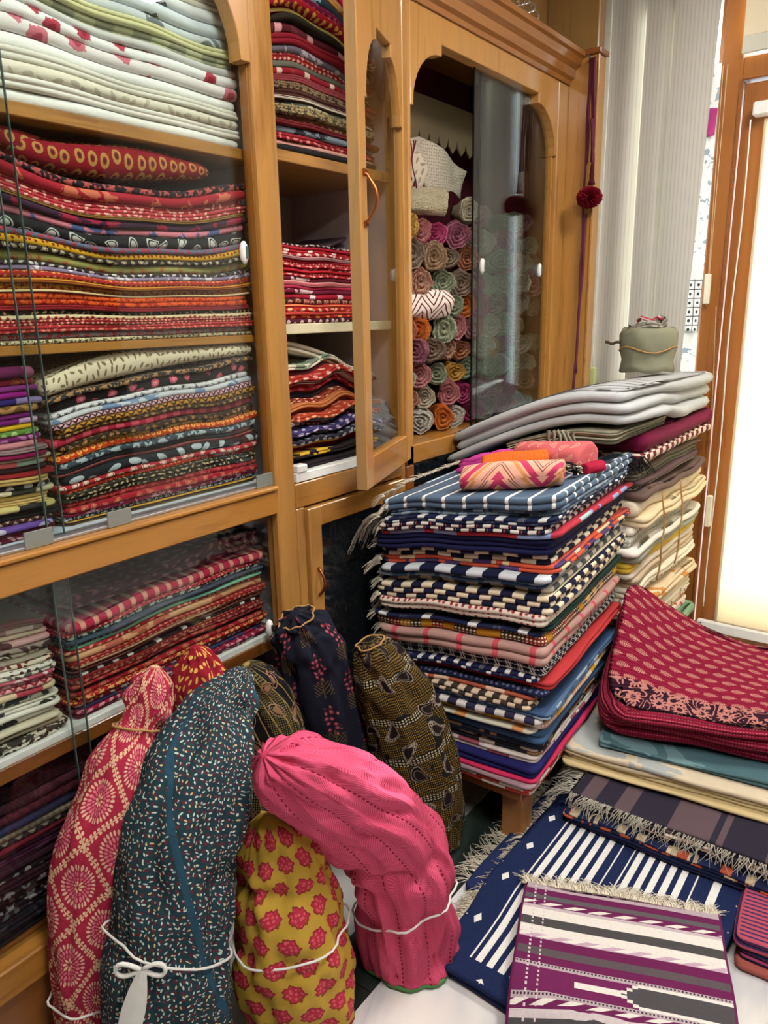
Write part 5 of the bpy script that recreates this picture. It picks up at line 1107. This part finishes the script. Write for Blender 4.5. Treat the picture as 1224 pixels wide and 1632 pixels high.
kid(tube('red_hem', [sfy(.05, 2*PI*k/40, .002) for k in range(40)], .006, flat('red_hem', '98263a', .9), None, 6, True), ry)
rt, sf = bundle('cloth_bundle', [(1.225, -.53, .0, .112), (1.222, -.53, .070, .118), (1.208, -.53, .223, .122), (1.172, -.525, .357, .122), (1.090, -.51, .500, .124), (1.000, -.49, .600, .114), (.925, -.47, .680, .094), (.882, -.455, .722, .060), (.866, -.45, .738, .012)], PINK, 'slumped pink herringbone bundle leaning over the yellow bundle', [(.24, STRING, .03)], 9, .013, .80, na=76, nl=130, gather=(.93,), long_folds=.005, dents=((.40, -1.75, .040, .022, 1.1), (.33, -2.4, .02, .03, .5), (.55, -1.2, .012, .06, .6), (.12, -1.0, .014, .05, .35)))
GRH = flat('green_hem', '4a7a44', .9)
kid(tube('green_hem', [sf(.03, 2*PI*k/40, .003) for k in range(40)], .006, GRH, None, 6, True), rt)

# ================================================================== FLOOR TEXTILES BY THE DOOR
RB = rad(-90)
fm = random.Random(77)
o = fold('floor_rug', .56, .62, lambda x, y: .001+0*x, lambda x, y: .026+0*x, T('plain', '1d2850'), 1, .02, .008, loc=(1.50, -.80, 0), rz=RB); tag(o, 'plain navy rug with cream fringe lying under the striped blue rug', 'rug')
fringe_on(o, [((-.275, .03, .015), Vector((-1, 0, 0))), ((-.275, .60, .015), Vector((-1, 0, 0)))], .065, 260, FR_CREAM, fm, .0016, .15)
BLUE = new_mat('blue_white_striped_rug'); u, v, _ = nm()
nz = noise(uvmap(), 120, 2); col = mixc(nz, lin('151e3e'), lin('1f2d56')); Wt = mixc(nz, lin('d4d4d0'), lin('e8e8e4'))
edge_ok = (v > .11)
s1 = (u > -.190)*(u < -.04)*(fr((u+.190)/.030) < .55); s2 = (u > .015)*(u < .165)*(fr((u-.015)/.030) < .55); t1 = (ab(u+.203) < .0022)+(ab(u+.03) < .002)+(ab(u-.004) < .002)+(ab(u-.176) < .002); s3 = (u > .215)*(u < .235)
vv = fr((v)/.15)-.5; st_ = (ab(u+.248)*1.0+ab(vv)*.15*.6) < .011; vx = ab(fr(u/.1)-.5)*.1; st2 = (v < .075)*(v > .045)*((vx+ab(v-.06)) < .012)
col = mixc(mn(1.0, (s1+s2+t1+s3)*edge_ok), col, Wt); col = mixc(mx(st_*(v > .08), st2), col, Wt)
finish(col, .9, bump(noise(uvmap(), 300, 2)+sn(u*2200.0)*.3, .5, .0015), .15)
o = fold('floor_rug', .575, .88, lambda x, y: np.where(y > .30, .027, .0275-.026*np.clip((.30-y)/.06, 0, 1)), lambda x, y: np.where(y > .30, .062, .0625-.022*np.clip((.30-y)/.12, 0, 1))+.002*np.sin(y*9+x*4), BLUE, 2, .012, .010, 30, 26, loc=(1.235, -.868, 0), rz=RB, tops=(.97, .9, .8, .6, .4, .2)); tag(o, 'indigo rug with white stripes and star border spread near the bench', 'rug')
fringe_on(o, [((-.285, .02, .028), Vector((-1, 0, 0))), ((-.285, .3, .03), Vector((-1, 0, 0))), ((-.285, .86, .05), Vector((-1, 0, 0)))], .05, 420, FR_CREAM, fm, .0016, .5)
fringe_on(o, [((-.285, .0, .02), Vector((-1, -.2, 0))), ((-.275, .02, .02), Vector((-1, -.1, 0)))], .055, 40, FR_TAN, fm, .002, .4, 'tassel')
# purple rug
PUR = new_mat('purple_striped_rug'); u, v, _ = nm(); nz = noise(uvmap(), 140, 2)
g = lin('57565a'); p_ = lin('6e2256'); w_ = lin('e6e2dc')
yb = .655-v          # distance from the fringed edge
stops = [(0, 'b8a8b0'), (.012, '6a2052'), (.030, '5e5c60'), (.046, '6a2052'), (.066, 'e4dfda'), (.0661, 'c8b8c0'), (.078, 'e6e2dc'), (.106, '4c4a4c'), (.134, 'e6e2dc'), (.158, 'c4a8bc'), (.172, '6a2052'), (.198, '5c5258'), (.222, '6a2052'), (.242, 'b8a8b0'), (.254, '702458'), (.316, 'b8a8b0'), (.328, '6a2052'), (.346, 'cfc4c8'), (.36, '4a484a'), (.46, '6a2052'), (.52, 'e0dcd6'), (.56, '6a2052')]
col = ramp(yb*1.6, [(a*1.6, lin(b)) for a, b in stops], True)
def dia(y0, h, per): return (ab(yb-y0) < h)*(fr((u+(yb-y0)*2.5)/per) < .5)
for y0 in (.060, .165, .335): col = mixc(dia(y0, .006, .06), col, w_)
for y0 in (.248, .322): col = mixc((ab(yb-y0) < .0022)*(fr(u/.008) < .5), col, lin('3a2a34'))
st_x = fl(u/.012)*.012; lim = mn(mx((st_x+.0)*.75+.002, .0), .024)
ar = (ab(yb-.285) < lim+.008)*(u > -.10); ar2 = (ab(yb-.285) < lim)*(u > -.02)
col = mixc(ar, col, w_); col = mixc(ar2, col, lin('4e4c50')); sl_ = (ab(u+.205) < .0025)+(ab(u+.18) < .002); col = mixc(mn(sl_, 1.0)*(fr(v/.012) < .5), col, lin('d8c8d0'))
finish(mixc(nz*.25, col, lin('2a2428')), .9, bump(noise(uvmap(), 320, 2)+sn(v*2600.0)*.3, .5, .0015), .15)
PZr = math.atan2(-.93, .36)
lxv = Vector((math.cos(PZr), math.sin(PZr))); lyv = Vector((-lxv.y, lxv.x)); ploc = Vector((1.622, -.905))-lyv*.62
def pz(x, y):
    wx = ploc.x+lxv.x*x+lyv.x*y; return .002+.064*np.clip((wx-1.17)/.09, 0, 1)
o = fold('floor_rug', .475, .62, lambda x, y: pz(x, y), lambda x, y: pz(x, y)+.028+.002*np.sin(x*12), PUR, 2, .010, .007, 28, 20, loc=(ploc.x, ploc.y, 0), rz=PZr, tops=(.97, .9, .8, .65, .45, .25)); tag(o, 'purple white and charcoal striped rug with cream fringe on the indigo rug', 'rug')
fringe_on(o, [((-.24, .615, .09), Vector((-.2, 1, 0))), ((.0, .622, .092), Vector((0, 1, 0))), ((.235, .615, .09), Vector((.2, 1, 0)))], .045, 620, FR_CREAM, fm, .0018, .25)
# pile of plaids, creams and the red quilt
pile('folded_plaid', 'the plaid pile by the bench', 'plaids under the cream cloths', (1.86, -.975, 0), RB, .64, .46, .066, .150, .155, .16, [
 (1.2,'plain','161c3a','fff',1,'folded dark navy cloth',2), (1.3,'bars','20284c','b8583c',.028,'folded orange and navy plaid',2,'cbb89a'), (1.1,'plain','1c1a3a','fff',1,'folded midnight blue cloth',1), (1.0,'bars','3a2f3a','a88a78',.04,'folded brown and grey plaid',2,'d0c0b0'), (1.4,'bars','2a2634','5a4a50',.05,'folded dark violet plaid',2)], 'plaid', (2,), .015, .004, .03, 1, 61, (.0, .05), ns=12)
pl = bpy.data.objects['folded_plaid.001']; pl2 = bpy.data.objects['folded_plaid.004']
fringe_on(pl, [((.31, .0, .012), Vector((1, -.5, 0))), ((.315, .2, .012), Vector((1, 0, 0)))], .07, 120, FR_TAN, fm, .002, .6)
fringe_on(pl2, [((-.31, .0, .018), Vector((-.4, -1, 0))), ((.31, .0, .018), Vector((.2, -1, 0)))], .045, 200, FR_GREY, fm, .0016, .6)
fringe_on(pl2, [((-.315, .0, .012), Vector((-1, -.3, 0))), ((-.315, .3, .012), Vector((-1, 0, 0)))], .07, 160, FR_GREY, fm, .0018, .35, 'side_fringe')
o = fold('crumpled_cloth', .16, .3, lambda x, y: .0655+0*x, lambda x, y: .12+.02*np.sin(x*30)+.015*np.sin(y*22), T('blob', '9a8f80', 'b8703c', 9, '4a4a50'), 3, .04, .016, loc=(2.02, -.63, 0), rz=rad(-70)) if False else None
CRM = T('blob', 'cdbd9f', 'c4c0b4', 5, 'b8b8ae')
pile('folded_sheet', 'the cream sheet pile', 'cream sheets under the red quilt', (2.042, -1.0, 0), rad(-84), .83, .46, .1615, .222, .218, .214, [
 (.8,'plain','c4b184','fff',1,'folded straw yellow sheet',1), (.9,'plain','c9b98f','fff',1,'folded pale straw sheet',1), (.9,'plain','cdbf9e','fff',1,'folded cream sheet',1), (1.2,'blob','d0c2a8','a8aeac',5,'folded cream sheet with grey wash',1)], 'sheet', (1,), .03, .004, .03, 1, 62, (0, .02), ns=12)
o = fold('folded_cloth', .74, .42, lambda x, y: .2235+.012*np.sin(x*9)*0, lambda x, y: .2435+.006*np.sin(x*14)+0*y, T('blob', '4a6a72', '6a8a90', 6), 2, .02, .006, loc=(2.10, -1.04, 0), rz=rad(-82)); tag(o, 'folded dusty teal cloth between the cream sheets and red quilt', 'cloth')
QR = new_mat('crimson_leaf_quilt'); u, v, _ = nm(); nz = noise(uvmap(), 9, 3)
bd = (v > .225)*(v < .345); rim = v < .225; fy0 = fr(v*30.0); rw = fl(v*30.0); fx = fr(u*19.0+rw*.5)-.5; fy = fy0-.5
base = mixc(nz, lin('741230'), lin('941a3a')); base = mixc(bd, base, lin('321428'))
al = ab(fr(fx*9.0+ab(fy)*4.0)-.5) < .24; lf = mx(al*(ab(fy) < .30-.45*ab(fx+.05))*(fx > -.36)*(fx < .30), (ab(fy) < .03)*(ab(fx) < .4))
col = mixc(lf*(v > .345), base, lin('c88a80'))
d, c, dx, dy = cellpos(u, v, 15.0, .4); th = mt('ARCTAN2', dy, dx); fl1 = (d < .30+.08*cs(th*11.0))*(d > .13); sw = ab(fr(noise(uvmap(), 12, 1, .5, 1.2)*7.0)-.5) < .13
col = mixc(bd*mx(fl1, sw), col, lin('c08078'))
rib = sn(v*PI*2/.0085); col = mixc(rim*(rib > .75)*(fr(u*120.0) < .55), col, lin('b86a70'))
q = sn(v*PI*2/.013+noise(uvmap(), 7)*3.0)
finish(col, .9, bump(q*.9+noise(uvmap(), 50, 2)*1.5, .7, .004), .15)
def qz(x, y):
    s_ = np.clip(y/.46, 0, 1); return .365+(s_**1.15)*(.245*np.exp(-(np.clip(x+.40, 0, 2)/.19)**1.5)*np.clip(1.25-.35*s_, 0, 1)+.06)+.006*np.sin(x*17+y*8)-.03*np.clip(x, 0, 1)
o = fold('folded_quilt', .86, .50, lambda x, y: .2505+.0*x, qz, QR, 3, .09, .042, 40, 22, wob=.007, loc=(2.155, -1.082, 0), rz=rad(-76), sl=.07, rb=.15, tops=(.985, .95, .88, .78, .65, .5, .3, .15)); tag(o, 'crimson leaf print quilt with dark floral border slumped on the cream sheets', 'quilt')
pile('folded_rug', 'the pink rugs near the door', 'pink striped rugs on the floor', (1.70, -1.43, 0), rad(-84), .50, .46, .001, .085, .085, .085, [
 (1.0,'plain','a85a50','fff',1,'folded terracotta rug',1), (1.2,'lines','1d2448','a03a58',.012,'folded navy and rose striped rug',2), (1.2,'lines','a84a5c','3a2a54',.014,'folded pink and violet striped rug',2)], 'rug', (2,), .02, .004, .02, 1, 63)

# ================================================================== PILLAR TASSEL AND CABINET TOP
tp = empty('wall_tassel', (3.135, -.115, 1.3)); tag(tp, 'long maroon braided tassel with red pompom hanging on the teak pillar', 'tassel')
BR = T('zig', '4a1c30', '7a3a50', .006)
kid(tube('nail', [(3.16, -.10, 2.50), (3.115, -.10, 2.505)], .004, EDGE, None, 6), tp)
for s in range(4): kid(tube('braided_cord', [(3.142-.004*s, -.098-.008*s-.002*math.sin(k*.9+s)-(.0015*k if s > 1 else .0), 2.50-.042*k) for k in range(10+(s == 0)*20)], .0045, BR, None, 6), tp)
kid(tube('loose_end', [(3.128, -.125-.002*k, 2.28-.03*k) for k in range(9)], [.009, .008, .007, .008, .006, .007, .005, .004, .002], BR, None, 6), tp)
kid(tube('cord_lower', [(3.142, -.112+.0012*k+.002*math.sin(k*.8), 1.93-.04*k) for k in range(19)], .0055, BR, None, 6), tp)
kid(tube('pompom_neck', [(3.125, -.135, 2.12-.012*k) for k in range(8)], [.004, .007, .009, .008, .011, .010, .012, .016], T('plain', '4a1420'), None, 8), tp)
pr = random.Random(3); lines = []
for k in range(1500):
    z = pr.uniform(-1, 1); a = pr.uniform(0, 6.283); q = math.sqrt(1-z*z); d = Vector((q*math.cos(a), q*math.sin(a), z*.8)); R_ = .052*pr.uniform(.88, 1.05)
    lines.append([Vector((3.105, -.137, 1.985))+d*.012, Vector((3.105, -.137, 1.985))+d*R_*.6, Vector((3.105, -.137, 1.985))+d*R_])
kid(strands('pompom', lines, .0036, T('plain', '98102a'), tp), tp)
wb = empty('wire_ornament', (2.55, -.04, 2.535)); tag(wb, 'silver wire ornament lying on top of the cabinet cornice', 'ornament')
for k in range(16):
    xx = 2.36+.026*k; kid(tube('wire_loop', [(xx+.016*math.cos(a*2*PI/14), -.045+.022*math.sin(a*2*PI/14)+.008*math.sin(k), 2.56+.022*math.sin(a*2*PI/14+1.0)+.01*(k % 3)) for a in range(14)], .0032, CHROME, None, 5, True), wb)
for k in range(2): kid(tube('wire_rim', [(2.36+.22*m/12, -.02-.03*k+.01*math.sin(m), 2.62-.03*k+.012*math.sin(m*1.3)) for m in range(13)], .004, CHROME, None, 6), wb)
